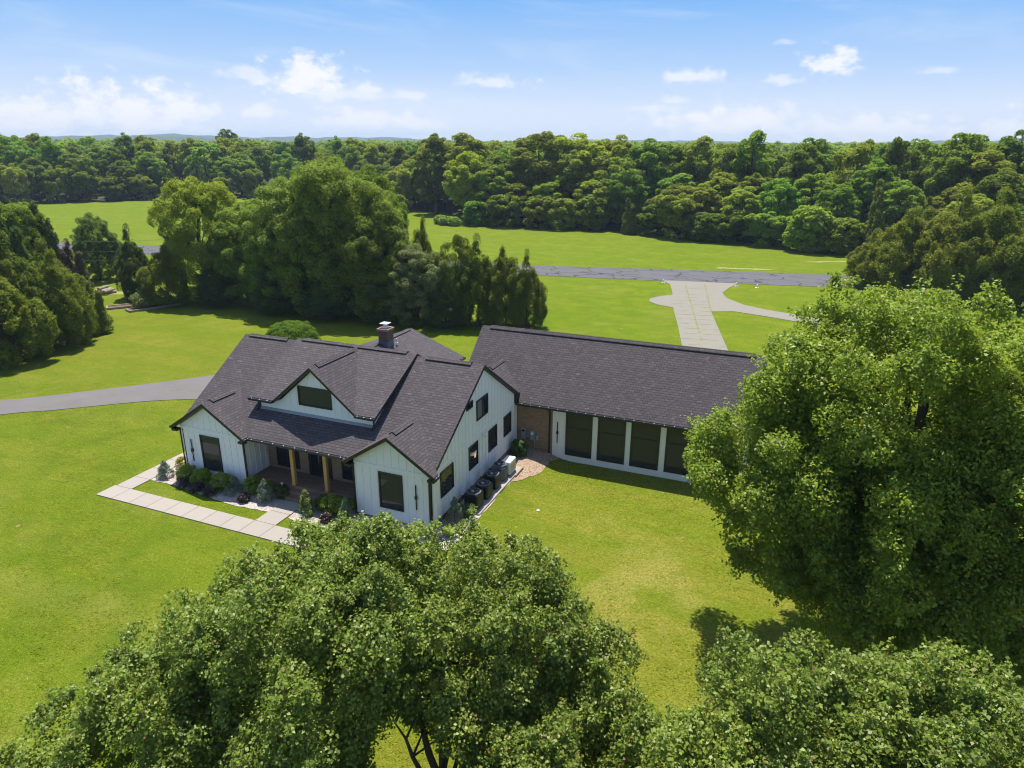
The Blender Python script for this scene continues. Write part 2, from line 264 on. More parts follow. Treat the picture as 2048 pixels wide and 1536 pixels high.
M = dict(
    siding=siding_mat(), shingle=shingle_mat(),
    black=simple('black_trim', (0.012, 0.012, 0.014), 0.4, var=0.3),
    brick=brick_mat('tan_brick', (0.40, 0.255, 0.150), (0.28, 0.165, 0.092), (0.36, 0.30, 0.24)),
    porchbrick=brick_mat('porch_brick', (0.30, 0.185, 0.115), (0.21, 0.115, 0.068), (0.22, 0.18, 0.15)),
    chimbrick=brick_mat('chimney_brick', (0.19, 0.12, 0.08), (0.10, 0.066, 0.050), (0.17, 0.14, 0.12)),
    capbrick=simple('chimney_cap_brick', (0.36, 0.20, 0.10), 0.85),
    glass=glass_mat('window_glass'), glass2=glass_mat('window_glass_side', (0.014, 0.017, 0.022), 1.45),
    blind=simple('grey_blind', (0.16, 0.15, 0.15), 0.7), lampglow=None,
    wood=wood_mat('cedar_post', (0.62, 0.38, 0.12), (0.46, 0.25, 0.07)),
    conc=concrete_mat('pale_concrete', (0.345, 0.305, 0.265), (0.41, 0.365, 0.32)),
    apron=concrete_mat('apron_concrete', (0.235, 0.217, 0.178), (0.29, 0.268, 0.222)),
    asph=asphalt_mat('runway_asphalt', (0.128, 0.125, 0.134)), drive=asphalt_mat('driveway_surface', (0.172, 0.16, 0.158), crack=False),
    grass=grass_mat(), gravel=gravel_mat(tint=(0.90, 0.92, 0.96)), gravel2=gravel_mat('tan_gravel', (0.72, 0.60, 0.48)), weed=simple('joint_weeds', (0.20, 0.20, 0.04), 0.9),
    white=simple('white_metal', (0.78, 0.79, 0.80), 0.4, var=0.04), tan=simple('tan_louvre', (0.58, 0.52, 0.33), 0.6, var=0.06),
    acdark=simple('dark_condenser_paint', (0.011, 0.012, 0.014), 0.45, var=0.2), acgrey=simple('grey_condenser_paint', (0.10, 0.115, 0.14), 0.5), steel=simple('meter_grey', (0.30, 0.31, 0.32), 0.45),
    fanhole=simple('fan_well', (0.006, 0.006, 0.007), 0.8), copper=simple('copper_blade', (0.22, 0.10, 0.06), 0.45),
    motor=simple('fan_motor', (0.35, 0.37, 0.40), 0.4), bark=simple('grey_bark', (0.085, 0.066, 0.05), 0.9, var=0.4, scale=9, bump=0.6, bscale=18),
    palebark=simple('pale_bark', (0.17, 0.13, 0.10), 0.9, var=0.4, scale=12, bump=0.6, bscale=22),
    timber=simple('weathered_timber', (0.30, 0.25, 0.19), 0.85, var=0.3), floor=simple('leaf_litter', (0.045, 0.042, 0.018), 0.95, var=0.4, scale=0.6), soil=simple('garden_soil', (0.10, 0.062, 0.042), 0.95, var=0.4), wire=simple('wire_metal', (0.16, 0.16, 0.17), 0.5),
    pipe=simple('green_pipe', (0.045, 0.085, 0.085), 0.5), pink=simple('pink_petal', (0.62, 0.30, 0.30), 0.6), straw=simple('dry_grass_patch', (0.24, 0.245, 0.06), 0.95, var=0.25, scale=2),
    hill=simple('far_woodland', (0.030, 0.058, 0.020), 0.95, var=0.55, scale=0.02),
    l_tuft=leaf_mat('tuft_blades', (0.085, 0.150, 0.006), (0.260, 0.300, 0.020), 0.8, 0.4, 0.1, 0.0),
    l_pear=leaf_mat('pear_leaves', (0.050, 0.112, 0.010), (0.275, 0.380, 0.062), 0.46, 0.36, 0.40, 0.1, (0.20, 0.10, 0.03), 0.04),
    l_oak=leaf_mat('big_oak_leaves', (0.058, 0.140, 0.006), (0.320, 0.450, 0.045), 0.48, 0.40, 0.35, 0.0, (0.26, 0.16, 0.03), 0.03),
    l_broad=leaf_mat('woodland_leaves', (0.054, 0.116, 0.010), (0.230, 0.345, 0.030), 0.60, 0.48, 0.12, 1.05),
    l_green2=leaf_mat('fresh_green_leaves', (0.036, 0.095, 0.016), (0.135, 0.240, 0.035), 0.55, 0.35, 0.25, 0.1),
    l_dome=leaf_mat('clipped_shrub_leaves', (0.045, 0.130, 0.006), (0.140, 0.270, 0.014), 0.6, 0.3, 0.15, 0.0),
    l_grove=leaf_mat('grove_leaves', (0.052, 0.112, 0.012), (0.235, 0.345, 0.042), 0.55, 0.46, 0.2, 0.3),
    l_grey=leaf_mat('grey_green_leaves', (0.055, 0.090, 0.028), (0.205, 0.250, 0.090), 0.6, 0.3, 0.2, 0.2),
    l_bright=leaf_mat('yellow_green_leaves', (0.16, 0.26, 0.006), (0.46, 0.56, 0.012), 0.5, 0.55, 0.15, 0.1),
    l_cedar=leaf_mat('cedar_needles', (0.056, 0.100, 0.012), (0.185, 0.245, 0.028), 0.6, 0.28, 0.12, 0.3, (0.20, 0.14, 0.04), 0.06),
    l_olive=leaf_mat('olive_cedar_needles', (0.060, 0.105, 0.008), (0.225, 0.275, 0.022), 0.6, 0.30, 0.12, 0.3, (0.24, 0.17, 0.03), 0.07),
    l_dark=leaf_mat('dark_conifer_needles', (0.030, 0.075, 0.018), (0.085, 0.155, 0.032), 0.6, 0.22, 0.12, 0.25),
    l_bare=leaf_mat('brown_twigs', (0.08, 0.055, 0.035), (0.15, 0.11, 0.065), 0.8, 0.1, 0.2, 0.2),
    l_green=leaf_mat('bush_leaves', (0.095, 0.215, 0.010), (0.290, 0.430, 0.026), 0.45, 0.35, 0.4, 0.15),
    l_shade=leaf_mat('deep_green_bush_leaves', (0.035, 0.085, 0.018), (0.090, 0.160, 0.032), 0.5, 0.25, 0.4, 0.2),
    l_blue=leaf_mat('blue_juniper_needles', (0.075, 0.125, 0.085), (0.22, 0.29, 0.20), 0.6, 0.15, 0.3, 0.15),
    l_purple=leaf_mat('purple_leaves', (0.022, 0.012, 0.024), (0.075, 0.035, 0.050), 0.4, 0.15, 0.5, 0.2),
    l_red=leaf_mat('burgundy_leaves', (0.022, 0.010, 0.014), (0.085, 0.028, 0.034), 0.4, 0.2, 0.5, 0.2),
    l_yellow=leaf_mat('yellow_leaves', (0.22, 0.22, 0.010), (0.42, 0.36, 0.014), 0.5, 0.3, 0.4, 0.1),
    l_pale=leaf_mat('pale_shoot_leaves', (0.11, 0.17, 0.045), (0.26, 0.33, 0.10), 0.45, 0.3, 0.4, 0.1),
)
lm, LT, lb = new_mat('lit_lamp_shade'); lb.inputs['Base Color'].default_value = (0.8, 0.5, 0.2, 1); lb.inputs['Emission Color'].default_value = (1.0, 0.55, 0.18, 1); lb.inputs['Emission Strength'].default_value = 0.55
M['lampglow'] = lm

# ------------------------------------------------------------------ building helpers
def empty(name, loc=(0, 0, 0), label=None, cat=None, group=None):
    o = bpy.data.objects.new(name, None); COL.objects.link(o); o.location = loc; o.empty_display_size = 0.3
    tag(o, label, cat, group); return o
def tag(o, label=None, cat=None, group=None, kind=None):
    if label: o['label'] = label
    if cat: o['category'] = cat
    if group: o['group'] = group
    if kind: o['kind'] = kind
    return o
class MB:
    """collects faces of one mesh object; uv per loop optional"""
    def __init__(s): s.v = []; s.f = []; s.m = []; s.uv = []
    def face(s, pts, mi=0, uv=None):
        b = len(s.v); s.v += [tuple(p) for p in pts]; s.f.append(tuple(range(b, b+len(pts)))); s.m.append(mi)
        s.uv.append(uv if uv is not None else s.planar(pts))
    @staticmethod
    def planar(pts):
        P = [Vector(p) for p in pts]; n = Vector((0, 0, 0))
        for i in range(len(P)):
            a, b = P[i], P[(i+1) % len(P)]; n += Vector(((a.y-b.y)*(a.z+b.z), (a.z-b.z)*(a.x+b.x), (a.x-b.x)*(a.y+b.y)))
        if n.length < 1e-12: return [(0, 0)]*len(P)
        n.normalize()
        u = Vector((-n.y, n.x, 0)) if abs(n.z) < 0.995 else Vector((1, 0, 0)); u.normalize(); v = n.cross(u)
        return [(p.dot(u), p.dot(v)) for p in P]
    def box(s, x0, x1, y0, y1, z0, z1, mi=0):
        p = [(x0,y0,z0),(x1,y0,z0),(x1,y1,z0),(x0,y1,z0),(x0,y0,z1),(x1,y0,z1),(x1,y1,z1),(x0,y1,z1)]
        for q in ((3,2,1,0),(4,5,6,7),(0,1,5,4),(1,2,6,5),(2,3,7,6),(3,0,4,7)): s.face([p[i] for i in q], mi)
    def bbox(s, x0, x1, y0, y1, z0, z1, c=0.02, mi=0):
        """box with chamfered vertical edges and top"""
        pl = lambda d: [(x0+c+d,y0+d),(x1-c-d,y0+d),(x1-d,y0+c+d),(x1-d,y1-c-d),(x1-c-d,y1-d),(x0+c+d,y1-d),(x0+d,y1-c-d),(x0+d,y0+c+d)]
        a = [(x, y, z0) for x, y in pl(0)]; b = [(x, y, z1-c) for x, y in pl(0)]; t = [(x, y, z1) for x, y in pl(c*0.7)]
        for L0, L1 in ((a, b), (b, t)):
            for i in range(8): j = (i+1) % 8; s.face([L0[i], L0[j], L1[j], L1[i]], mi)
        s.face(t, mi); s.face(a[::-1], mi)
    def prism(s, top, d, mi_top=0, mi_side=1, mi_bot=1):
        """polygon (CCW seen from its front) pushed back by vector d"""
        d = Vector(d); bot = [tuple(Vector(p)+d) for p in top]
        s.face(top, mi_top); s.face(bot[::-1], mi_bot)
        n = len(top)
        for i in range(n): j = (i+1) % n; s.face([top[j], top[i], bot[i], bot[j]], mi_side)
    def tube(s, pts, radii, n=8, mi=0, cap=True):
        pts = [Vector(p) for p in pts]; rings = []
        for i, p in enumerate(pts):
            t = (pts[min(i+1, len(pts)-1)]-pts[max(i-1, 0)]).normalized()
            a = t.cross(Vector((0, 0, 1)) if abs(t.z) < 0.9 else Vector((1, 0, 0))).normalized(); b = t.cross(a)
            r = radii[i] if hasattr(radii, '__len__') else radii
            rings.append([tuple(p+a*r*math.cos(2*math.pi*k/n)+b*r*math.sin(2*math.pi*k/n)) for k in range(n)])
        for R0, R1 in zip(rings, rings[1:]):
            for k in range(n): j = (k+1) % n; s.face([R0[k], R1[k], R1[j], R0[j]], mi, [(0, 0)]*4)
        if cap: s.face(rings[0], mi, [(0, 0)]*n); s.face(rings[-1][::-1], mi, [(0, 0)]*n)
    def lathe(s, prof, c=(0, 0, 0), n=16, mi=0):
        R = [[(c[0]+r*math.cos(2*math.pi*k/n), c[1]+r*math.sin(2*math.pi*k/n), c[2]+z) for k in range(n)] for r, z in prof]
        for A, B in zip(R, R[1:]):
            for k in range(n): j = (k+1) % n; s.face([A[k], A[j], B[j], B[k]], mi, [(0, 0)]*4)
        s.face(R[-1], mi, [(0, 0)]*n); s.face(R[0][::-1], mi, [(0, 0)]*n)
    def build(s, name, mats, parent=None, label=None):
        me = bpy.data.meshes.new(name); me.from_pydata(s.v, [], s.f)
        for m in (mats if isinstance(mats, (list, tuple)) else [mats]): me.materials.append(m)
        me.polygons.foreach_set('material_index', s.m)
        uvl = me.uv_layers.new(name='UVMap'); uvl.data.foreach_set('uv', [c for f in s.uv for p in f for c in p])
        o = bpy.data.objects.new(name, me); COL.objects.link(o)
        if parent is not None:
            o.parent = parent; bpy_parent_fix(o, parent)
        if label: o['label'] = label
        return o
def world_loc(o):
    v = Vector((0, 0, 0))
    while o is not None: v += o.location; o = o.parent
    return v
def bpy_parent_fix(o, parent):
    # geometry is given in world coordinates: shift it into the parent's frame
    off = world_loc(parent)
    if off.length > 1e-9: o.data.transform(Matrix.Translation(-off))

# ------------------------------------------------------------------ ground
def sstep(a, b, x):
    t = np.clip((x-a)/(b-a), 0, 1); return t*t*(3-2*t)
def H(x, y):
    """terrain height"""
    x = np.asarray(x, float); y = np.asarray(y, float)
    dip = -0.42*sstep(1.2, 3.6, x)*sstep(2.0, 8.5, y)*(1-sstep(22, 40, y))
    return dip
def h(x, y): return float(H(x, y))
def build_ground():
    fx = np.concatenate([-np.geomspace(70, 6000, 26)[::-1], np.arange(-68, -20, 2.0), np.arange(-20, 20, 0.5), np.arange(20, 60, 2.0), np.geomspace(61, 6000, 26)])
    fy = np.concatenate([-np.geomspace(40, 6000, 22)[::-1], np.arange(-38, -8, 2.0), np.arange(-8, 24, 0.5), np.arange(24, 60, 2.0), np.geomspace(61, 6000, 28)])
    X, Y = np.meshgrid(fx, fy); Z = H(X, Y); V = np.stack([X, Y, Z], -1).reshape(-1, 3)
    nx, ny = len(fx), len(fy); i = np.arange(nx-1)[None, :]+nx*np.arange(ny-1)[:, None]
    F = np.stack([i, i+1, i+1+nx, i+nx], -1).reshape(-1, 4)
    o = mesh_np('ground', V, F, M['grass']); tag(o, kind='structure'); return o
def mesh_np(name, V, F, mat, parent=None, smooth=False):
    me = bpy.data.meshes.new(name); n, k = F.shape
    me.vertices.add(len(V)); me.vertices.foreach_set('co', np.ascontiguousarray(V, dtype=np.float32).ravel())
    me.loops.add(n*k); me.loops.foreach_set('vertex_index', np.ascontiguousarray(F, dtype=np.int32).ravel())
    me.polygons.add(n); me.polygons.foreach_set('loop_start', np.arange(0, n*k, k, dtype=np.int32))
    me.update(calc_edges=True); me.materials.append(mat)
    if smooth: me.polygons.foreach_set('use_smooth', np.ones(n, bool))
    o = bpy.data.objects.new(name, me); COL.objects.link(o)
    if parent is not None: o.parent = parent
    return o
build_ground()

def densify(poly, step=0.6):
    out = []
    for i, p in enumerate(poly):
        q = poly[(i+1) % len(poly)]; L = math.dist(p, q); n = max(1, int(L/step))
        out += [(p[0]+(q[0]-p[0])*k/n, p[1]+(q[1]-p[1])*k/n) for k in range(n)]
    return out
def catmull(pts, n=8):
    out = []
    P = [pts[0]]+list(pts)+[pts[-1]]
    for i in range(1, len(P)-2):
        for k in range(n):
            t = k/n; a, b, c, d = (np.array(q, float) for q in P[i-1:i+3])
            out.append(tuple(0.5*((2*b)+(-a+c)*t+(2*a-5*b+4*c-d)*t*t+(-a+3*b-3*c+d)*t**3)))
    out.append(tuple(pts[-1])); return out
def sheet(name, poly, lift, mat, kind='structure', wob=0.0, seed=0, step=0.6):
    """flat polygon draped on the ground, filled with bmesh"""
    import bmesh
    rng = random.Random(seed); pl = densify(poly, step)
    if wob: pl = [(x+rng.uniform(-wob, wob), y+rng.uniform(-wob, wob)) for x, y in pl]
    bm = bmesh.new(); vs = [bm.verts.new((x, y, 0)) for x, y in pl]
    es = [bm.edges.new((vs[i], vs[(i+1) % len(vs)])) for i in range(len(vs))]
    bmesh.ops.triangle_fill(bm, use_beauty=True, use_dissolve=False, edges=es)
    bmesh.ops.subdivide_edges(bm, edges=[e for e in bm.edges if not e.is_boundary and e.calc_length() > step*1.5], cuts=3, use_grid_fill=False)
    bmesh.ops.triangulate(bm, faces=bm.faces[:])
    for v in bm.verts: v.co.z = h(v.co.x, v.co.y)+lift
    bm.normal_update()
    for f in bm.faces:
        if f.normal.z < 0: f.normal_flip()
    me = bpy.data.meshes.new(name); bm.to_mesh(me); bm.free(); me.materials.append(mat)
    o = bpy.data.objects.new(name, me); COL.objects.link(o); tag(o, kind=kind); return o
def strip(name, left, right, lift, mat, sub=3):
    """road between two polylines"""
    L = catmull(left, 6); R = catmull(right, 6); V = []; 
    for a, b in zip(L, R):
        for k in range(sub+1):
            t = k/sub; x = a[0]+(b[0]-a[0])*t; y = a[1]+(b[1]-a[1])*t; V.append((x, y, h(x, y)+lift))
    w = sub+1; F = [(i*w+k, i*w+k+1, (i+1)*w+k+1, (i+1)*w+k) for i in range(len(L)-1) for k in range(sub)]
    o = mesh_np(name, np.array(V), np.array(F), mat); 
    if o.data.polygons[0].normal.z < 0: o.data.flip_normals()
    tag(o, kind='structure'); return o

# runway and its concrete apron
run_lo = [(-205, 26), (-150, 44), (-90.0, 57.2), (-50, 61.5), (-25.4, 65.2), (-1.66, 69.4), (16.5, 73.35), (40, 78.8), (90, 91)]
run_hi = [(-213, 34), (-157, 52), (-98.5, 64.8), (-52, 69.8), (-25.0, 73.6), (-3.6, 78.7), (16.8, 83.4), (39, 88.4), (88, 100)]
strip('runway', run_lo, run_hi, 0.03, M['asph'])
ap = ([(-2.2, 69.7), (-0.6, 67.2), (0.35, 63.2), (0.9, 60.6), (0.2, 59.9), (-0.7, 58.6), (-1.25, 57.2), (-1.0, 55.6), (0.2, 54.3), (2.2, 53.5)]
      + [(3.0, 50.0), (4.3, 44.5), (5.8, 37.6), (7.2, 31.5), (10.4, 31.5), (10.2, 36.0), (9.9, 37.9), (8.0, 46.4), (6.5, 53.1), (8.9, 54.2), (12.2, 53.2), (17.0, 51.4), (24, 48), (24.6, 51.5), (17.6, 54.4), (12.2, 56.6), (9.6, 58.2), (7.4, 61.2), (6.5, 64.2), (6.9, 67.8), (7.7, 71.5)])
sheet('runway_apron', ap, 0.036, M['apron'])
# weeds in the slab joints: two long joints and cross joints
jb = MB(); rj = random.Random(4)
def joint(p, q, w=0.05):
    n = max(2, int(math.dist(p, q)/0.5)); d = Vector((q[0]-p[0], q[1]-p[1])).normalized(); nrm = Vector((-d.y, d.x))
    for k in range(n):
        if rj.random() < 0.22: continue
        a = k/n; b = (k+1)/n; ww = w*rj.uniform(0.3, 2.1)
        P = [(p[0]+(q[0]-p[0])*t, p[1]+(q[1]-p[1])*t) for t in (a, b)]
        z = 0.046
        jb.face([(P[0][0]-nrm.x*ww, P[0][1]-nrm.y*ww, h(*P[0])+z), (P[1][0]-nrm.x*ww, P[1][1]-nrm.y*ww, h(*P[1])+z), (P[1][0]+nrm.x*ww, P[1][1]+nrm.y*ww, h(*P[1])+z), (P[0][0]+nrm.x*ww, P[0][1]+nrm.y*ww, h(*P[0])+z)][::1])
joint((1.15, 68.6), (7.9, 37.2), 0.055); joint((3.6, 69.5), (8.9, 36.2) if False else (6.5, 53.1), 0.055)
for i in range(9):
    y = 38.6+i*2.0; t = (y-37.6)/15.9; xl = 5.8-3.5*t; xr = 9.85-3.35*t
    joint((xl+0.1, y-0.25), (xr-0.1, y+0.45), 0.040)
for i in range(7):
    y = 55.5+i*1.95; joint((1.3, y), (5.6, y+0.9), 0.026)
wo = jb.build('joint_weeds', M['weed']); tag(wo, kind='stuff')
sheet('dry_grass_verge', [(3, 82.6), (9, 83.8), (14, 85.1), (9, 85.0), (4, 83.9)], 0.02, M['straw'], wob=0.25, seed=3)
sheet('dry_grass_verge', [(15, 93.5), (19, 95.8), (23.5, 98.5), (20, 97.6), (16, 95.0)], 0.02, M['straw'], wob=0.3, seed=5)

# driveway
strip('driveway', [(-48, -11), (-41, -4.6), (-34.66, 1.82), (-32.2, 3.75), (-29.9, 5.75), (-27.4, 7.8), (-24.5, 9.4), (-20.4, 10.4), (-17, 10.6)],
      [(-51, -8), (-44, -2.0), (-37.4, 3.6), (-35.1, 5.8), (-32.9, 8.1), (-30.6, 10.6), (-27.8, 13.9), (-24.0, 17.8), (-18.0, 19.0)], 0.03, M['drive'])

# front walk in separate slabs, gravel beds
wk = MB()
def slab(x0, x1, y0, y1, g=0.009, z=0.05): wk.bbox(x0+g, x1-g, y0+g, y1-g, -0.10, z, 0.008)
xs = [-18.3, -17.15]+[-17.15+1.22*i for i in range(1, 7)]
for a, b in zip(xs, xs[1:]): slab(a, b, -3.72, -2.55)
slab(xs[-1], -8.63, -3.72, -2.55)
ys = [-2.55+1.2*i for i in range(0, 7)]
for a, b in zip(ys, ys[1:]): slab(-18.2, -17.08, a, b)
slab(-8.63, -7.38, -3.72, -2.55); slab(-8.63, -7.38, -2.55, -1.46); slab(-8.63, -7.38, -1.46, -0.30)
slab(-7.38, -6.0, -3.72, -2.55); slab(-6.0, -4.8, -3.72, -2.55)
tag(wk.build('front_walk', M['conc']), kind='structure')
wg = MB()
for x0, x1, y in ((-17.1, -8.7, -2.56), (-17.1, -8.7, -3.71)): wg.box(x0, x1, y-0.02, y+0.02, -0.05, 0.020)
sheet('gravel_bed', [(-17.05, -1.35), (-15.6, -1.28), (-14.0, -1.42), (-12.4, -1.62), (-10.9, -1.75), (-9.7, -1.68), (-8.64, -1.62), (-8.64, 0.30), (-11.2, 0.30), (-11.2, 0.05), (-15.6, 0.05), (-15.6, 1.3), (-17.05, 1.3)], 0.022, M['gravel'], wob=0.05, seed=1, step=0.35)
sheet('gravel_bed', [(-7.36, -1.75), (-6.0, -1.7), (-4.4, -1.75), (-2.4, -1.7), (-0.4, -1.75), (1.0, -1.6), (1.55, -0.9), (1.5, 0.8), (1.52, 2.1), (1.48, 4.2), (1.48, 6.2), (0.02, 6.2), (0.02, 0.04), (-4.3, 0.04), (-4.4, 0.3), (-7.36, 0.3)], 0.022, M['gravel'], wob=0.06, seed=2, step=0.35)

sheet('gravel_bed', [(0.03, 6.21), (1.5, 6.21), (1.72, 6.45), (2.05, 7.2), (2.4, 8.2), (2.55, 9.2), (2.5, 10.0), (2.75, 10.84), (0.03, 10.84)], 0.022, M['gravel2'], wob=0.08, seed=6, step=0.35)

# ------------------------------------------------------------------ the house
house = empty('farmhouse', (0, 0, 0), 'white board and batten farmhouse with black trim, charcoal shingle roofs and a long rear wing', 'house')
W, L = 15.66, 10.9
WR = 4.33
ZE, ZR = 3.10, 6.79
SM = (ZR-ZE)/5.865
def rz(y): return ZE+SM*y                                            # main front slope
def zs_at(poly, u):
    zs = []
    n = len(poly)
    for i in range(n):
        (u0, z0), (u1, z1) = poly[i], poly[(i+1) % n]
        if abs(u1-u0) < 1e-9: continue
        t = (u-u0)/(u1-u0)
        if -1e-9 <= t <= 1+1e-9: zs.append(z0+(z1-z0)*t)
    return (min(zs), max(zs)) if zs else None
def siding(name, poly, fn, holes=(), spacing=0.42, band=None, start=None, parent=house, thick=0.14):
    """board and batten wall. poly: CCW (u,z) seen from outside; fn(u,z,d): world point d metres in front of the wall face"""
    mb = MB(); mb.prism([fn(u, z, 0) for u, z in poly], Vector(fn(0, 0, -thick))-Vector(fn(0, 0, 0)), 0, 0, 0)
    u0 = min(p[0] for p in poly); u1 = max(p[0] for p in poly)
    def bar(ua, ub, za, zb, d, zb2=None):
        zb2 = zb if zb2 is None else zb2
        c = [fn(ua, za, 0), fn(ub, za, 0), fn(ub, zb2, 0), fn(ua, zb, 0)]; e = [fn(ua, za, d), fn(ub, za, d), fn(ub, zb2, d), fn(ua, zb, d)]
        mb.face(e, 0)
        for i in range(4): j = (i+1) % 4; mb.face([c[i], c[j], e[j], e[i]], 0)
    u = (u0+0.06) if start is None else start
    while u < u1-0.02:
        lo = zs_at(poly, u)
        if lo and lo[1]-lo[0] > 0.08:
            segs = [(lo[0]+0.01, lo[1]-0.01)]
            for (ha, hb, za, zb) in list(holes)+([(u0, u1, band-0.085, band+0.085)] if band else []):
                if ha-0.03 < u < hb+0.03:
                    ns = []
                    for a, b in segs:
                        if za > a: ns.append((a, min(b, za)))
                        if zb < b: ns.append((max(a, zb), b))
                    segs = ns
            for a, b in segs:
                if b-a > 0.05: bar(u-0.021, u+0.021, a, b, 0.02)
        u += spacing
    if band: bar(u0+0.005, u1-0.005, band-0.085, band+0.085, 0.03)
    return mb.build(name, M['siding'], parent)
FRONT = lambda y0: (lambda u, z, d: (u, y0-d, z))
RIGHT = lambda x0: (lambda u, z, d: (x0+d, u, z))
LEFTW = lambda x0: (lambda u, z, d: (x0-d, -u, z))
BACK = lambda y0: (lambda u, z, d: (-u, y0+d, z))

zb = 0.35
# gable fronts of the two front wings
winL = (-14.33, -12.98, 0.66, 2.70); winR = (-2.92, -1.58, 0.74, 2.70)
siding('front_wing_wall', [(-W, 0.12), (-11.31, 0.12), (-11.31, 3.10), (-13.485, 4.51), (-W, 3.10)], FRONT(0), [winL], band=2.98)
siding('front_wing_wall', [(-WR, 0.12), (0, 0.12), (0, 3.10), (-2.165, 4.51), (-WR, 3.10)], FRONT(0), [winR], band=2.93)
# right gable wall
RW = [(0.86, 2.23, 1.37, 2.74), (4.04, 5.15, 1.40, 2.74), (6.57, 7.70, 1.40, 2.71), (8.71, 9.83, 1.45, 2.72), (5.05, 6.48, 3.86, 5.0), (3.85, 4.58, 4.86, 5.24)]
siding('side_gable_wall', [(0.0, zb), (10.9, zb), (10.9, 3.28), (5.865, 6.57), (0.20, 3.0), (0.0, 2.86)], RIGHT(0), RW, band=3.02, spacing=0.41)
siding('side_gable_wall', [(-10.9, zb), (0, zb), (0, 2.86), (-0.2, 2.96), (-5.865, 6.50), (-10.9, 3.22)], LEFTW(-W), [], band=3.02)
# wing sides facing the porch
siding('porch_side_wall', [(0.14, 0.12), (1.74, 0.12), (1.74, 3.4), (0.14, 2.85)], RIGHT(-11.31), spacing=0.40, start=0.35)
siding('porch_side_wall', [(-1.74, 0.12), (-0.14, 0.12), (-0.14, 2.85), (-1.74, 3.4)], LEFTW(-WR), spacing=0.40)
b = MB(); b.box(-11.45, -4.2, 1.74, 1.90, 0.1, 3.6); b.build('porch_back_wall', M['brick'], house)
b = MB(); b.box(-W+0.015, -0.012, 10.74, 10.885, -0.3, 3.25); b.build('back_wall', M['brick'], house)
b = MB(); b.box(-0.16, -0.014, 0.014, 10.7, -0.5, 0.345); b2 = MB(); b2.box(-W+0.014, -W+0.16, 0.02, 10.7, -0.5, 0.345); b2.build('brick_foundation', M['brick'], house)
for fx0, fx1 in ((-WR+0.02, -0.17), (-W+0.17, -11.33)):
    b2 = MB(); b2.box(fx0, fx1, 0.014, 0.16, -0.5, 0.115); b2.build('brick_foundation', M['brick'], house)
fnd = b.build('brick_foundation', M['brick'], house)
for y in (1.1, 3.2, 5.9, 7.9, 10.0):
    v = MB(); v.box(-0.03, 0.004, y, y+0.4, 0.12, 0.30)
    for k in range(3): v.box(-0.02, 0.010, y+0.02, y+0.38, 0.145+k*0.05, 0.16+k*0.05)
    v.build('foundation_vent', M['black'], fnd)
# porch floor, steps, posts and beam
b = MB(); b.box(-11.30, -4.34, 0.32, 1.74, -0.3, 0.62); b.build('porch_floor', M['porchbrick'], house)
b = MB(); b.box(-8.66, -6.2, 0.02, 0.318, -0.2, 0.42); b.box(-8.66, -6.2, -0.28, 0.018, -0.2, 0.22); b.build('porch_steps', M['porchbrick'], house)
for x in (-8.53, -6.43):
    p = MB(); p.bbox(x-0.10, x+0.10, 0.36, 0.56, 0.62, 2.84, 0.012)
    po = p.build('porch_post', M['wood'], house)
    q = MB(); q.bbox(x-0.12, x+0.12, 0.34, 0.58, 0.622, 0.76, 0.012); q.build('post_base', M['wood'], po)
b = MB(); b.box(-11.30, -4.34, 0.34, 0.58, 2.842, 3.0); b.build('porch_beam', M['siding'], house)

def window(y_or_x, rect, fn, rails=(), muls=(), glass='glass', fw=0.075, label=None, blind=None):
    u0, u1, z0, z1 = rect; mb = MB()
    def bar(ua, ub, za, zb_, d0, d1, m=mb):
        c = [fn(ua, za, d0), fn(ub, za, d0), fn(ub, zb_, d0), fn(ua, zb_, d0)]; e = [fn(ua, za, d1), fn(ub, za, d1), fn(ub, zb_, d1), fn(ua, zb_, d1)]
        m.face(e); m.face(c[::-1])
        for i in range(4): j = (i+1) % 4; m.face([c[i], c[j], e[j], e[i]])
    bar(u0, u1, z0, z0+fw, -0.02, 0.055); bar(u0, u1, z1-fw, z1, -0.02, 0.055)
    bar(u0, u0+fw, z0+fw, z1-fw, -0.02, 0.055); bar(u1-fw, u1, z0+fw, z1-fw, -0.02, 0.055)
    w = mb.build('window', M['black'], house, label)
    pm = MB(); pm.face([fn(u0+fw, z0+fw, 0.012), fn(u1-fw, z0+fw, 0.012), fn(u1-fw, z1-fw, 0.012), fn(u0+fw, z1-fw, 0.012)])
    pm.build('pane', M[glass], w)
    for r in rails:
        m = MB(); bar(u0+fw, u1-fw, r-0.03, r+0.03, 0.0, 0.045, m); m.build('sash_rail', M['black'], w)
    for r in muls:
        m = MB(); bar(r-0.025, r+0.025, z0+fw, z1-fw, 0.0, 0.045, m); m.build('mullion', M['black'], w)
    if blind:
        m = MB(); bar(blind[0], blind[1], z0+fw+0.01, z1-fw-0.01, 0.013, 0.018, m); m.build('blind', M['blind'], w)
    return w
window(0, winL, FRONT(0)); window(0, winR, FRONT(0))
for i, r in enumerate(RW):
    w = window(0, r, RIGHT(0), glass='glass' if i == 0 else 'glass2', muls=[(r[0]+r[1])/2] if i == 4 else (), fw=0.07 if i < 5 else 0.05, blind=(5.14, 5.72) if i == 4 else None)
    if i == 1:
        m = MB(); m.box(0.013, 0.017, 4.74, 4.90, 1.86, 2.10); m.build('lit_lamp_shade', M['lampglow'], w)
yb = 1.74
window(0, (-10.68, -9.18, 0.80, 2.62), FRONT(yb), muls=[-9.93], glass='glass2')
window(0, (-6.38, -5.0, 0.80, 2.62), FRONT(yb), muls=[-5.69], glass='glass2')
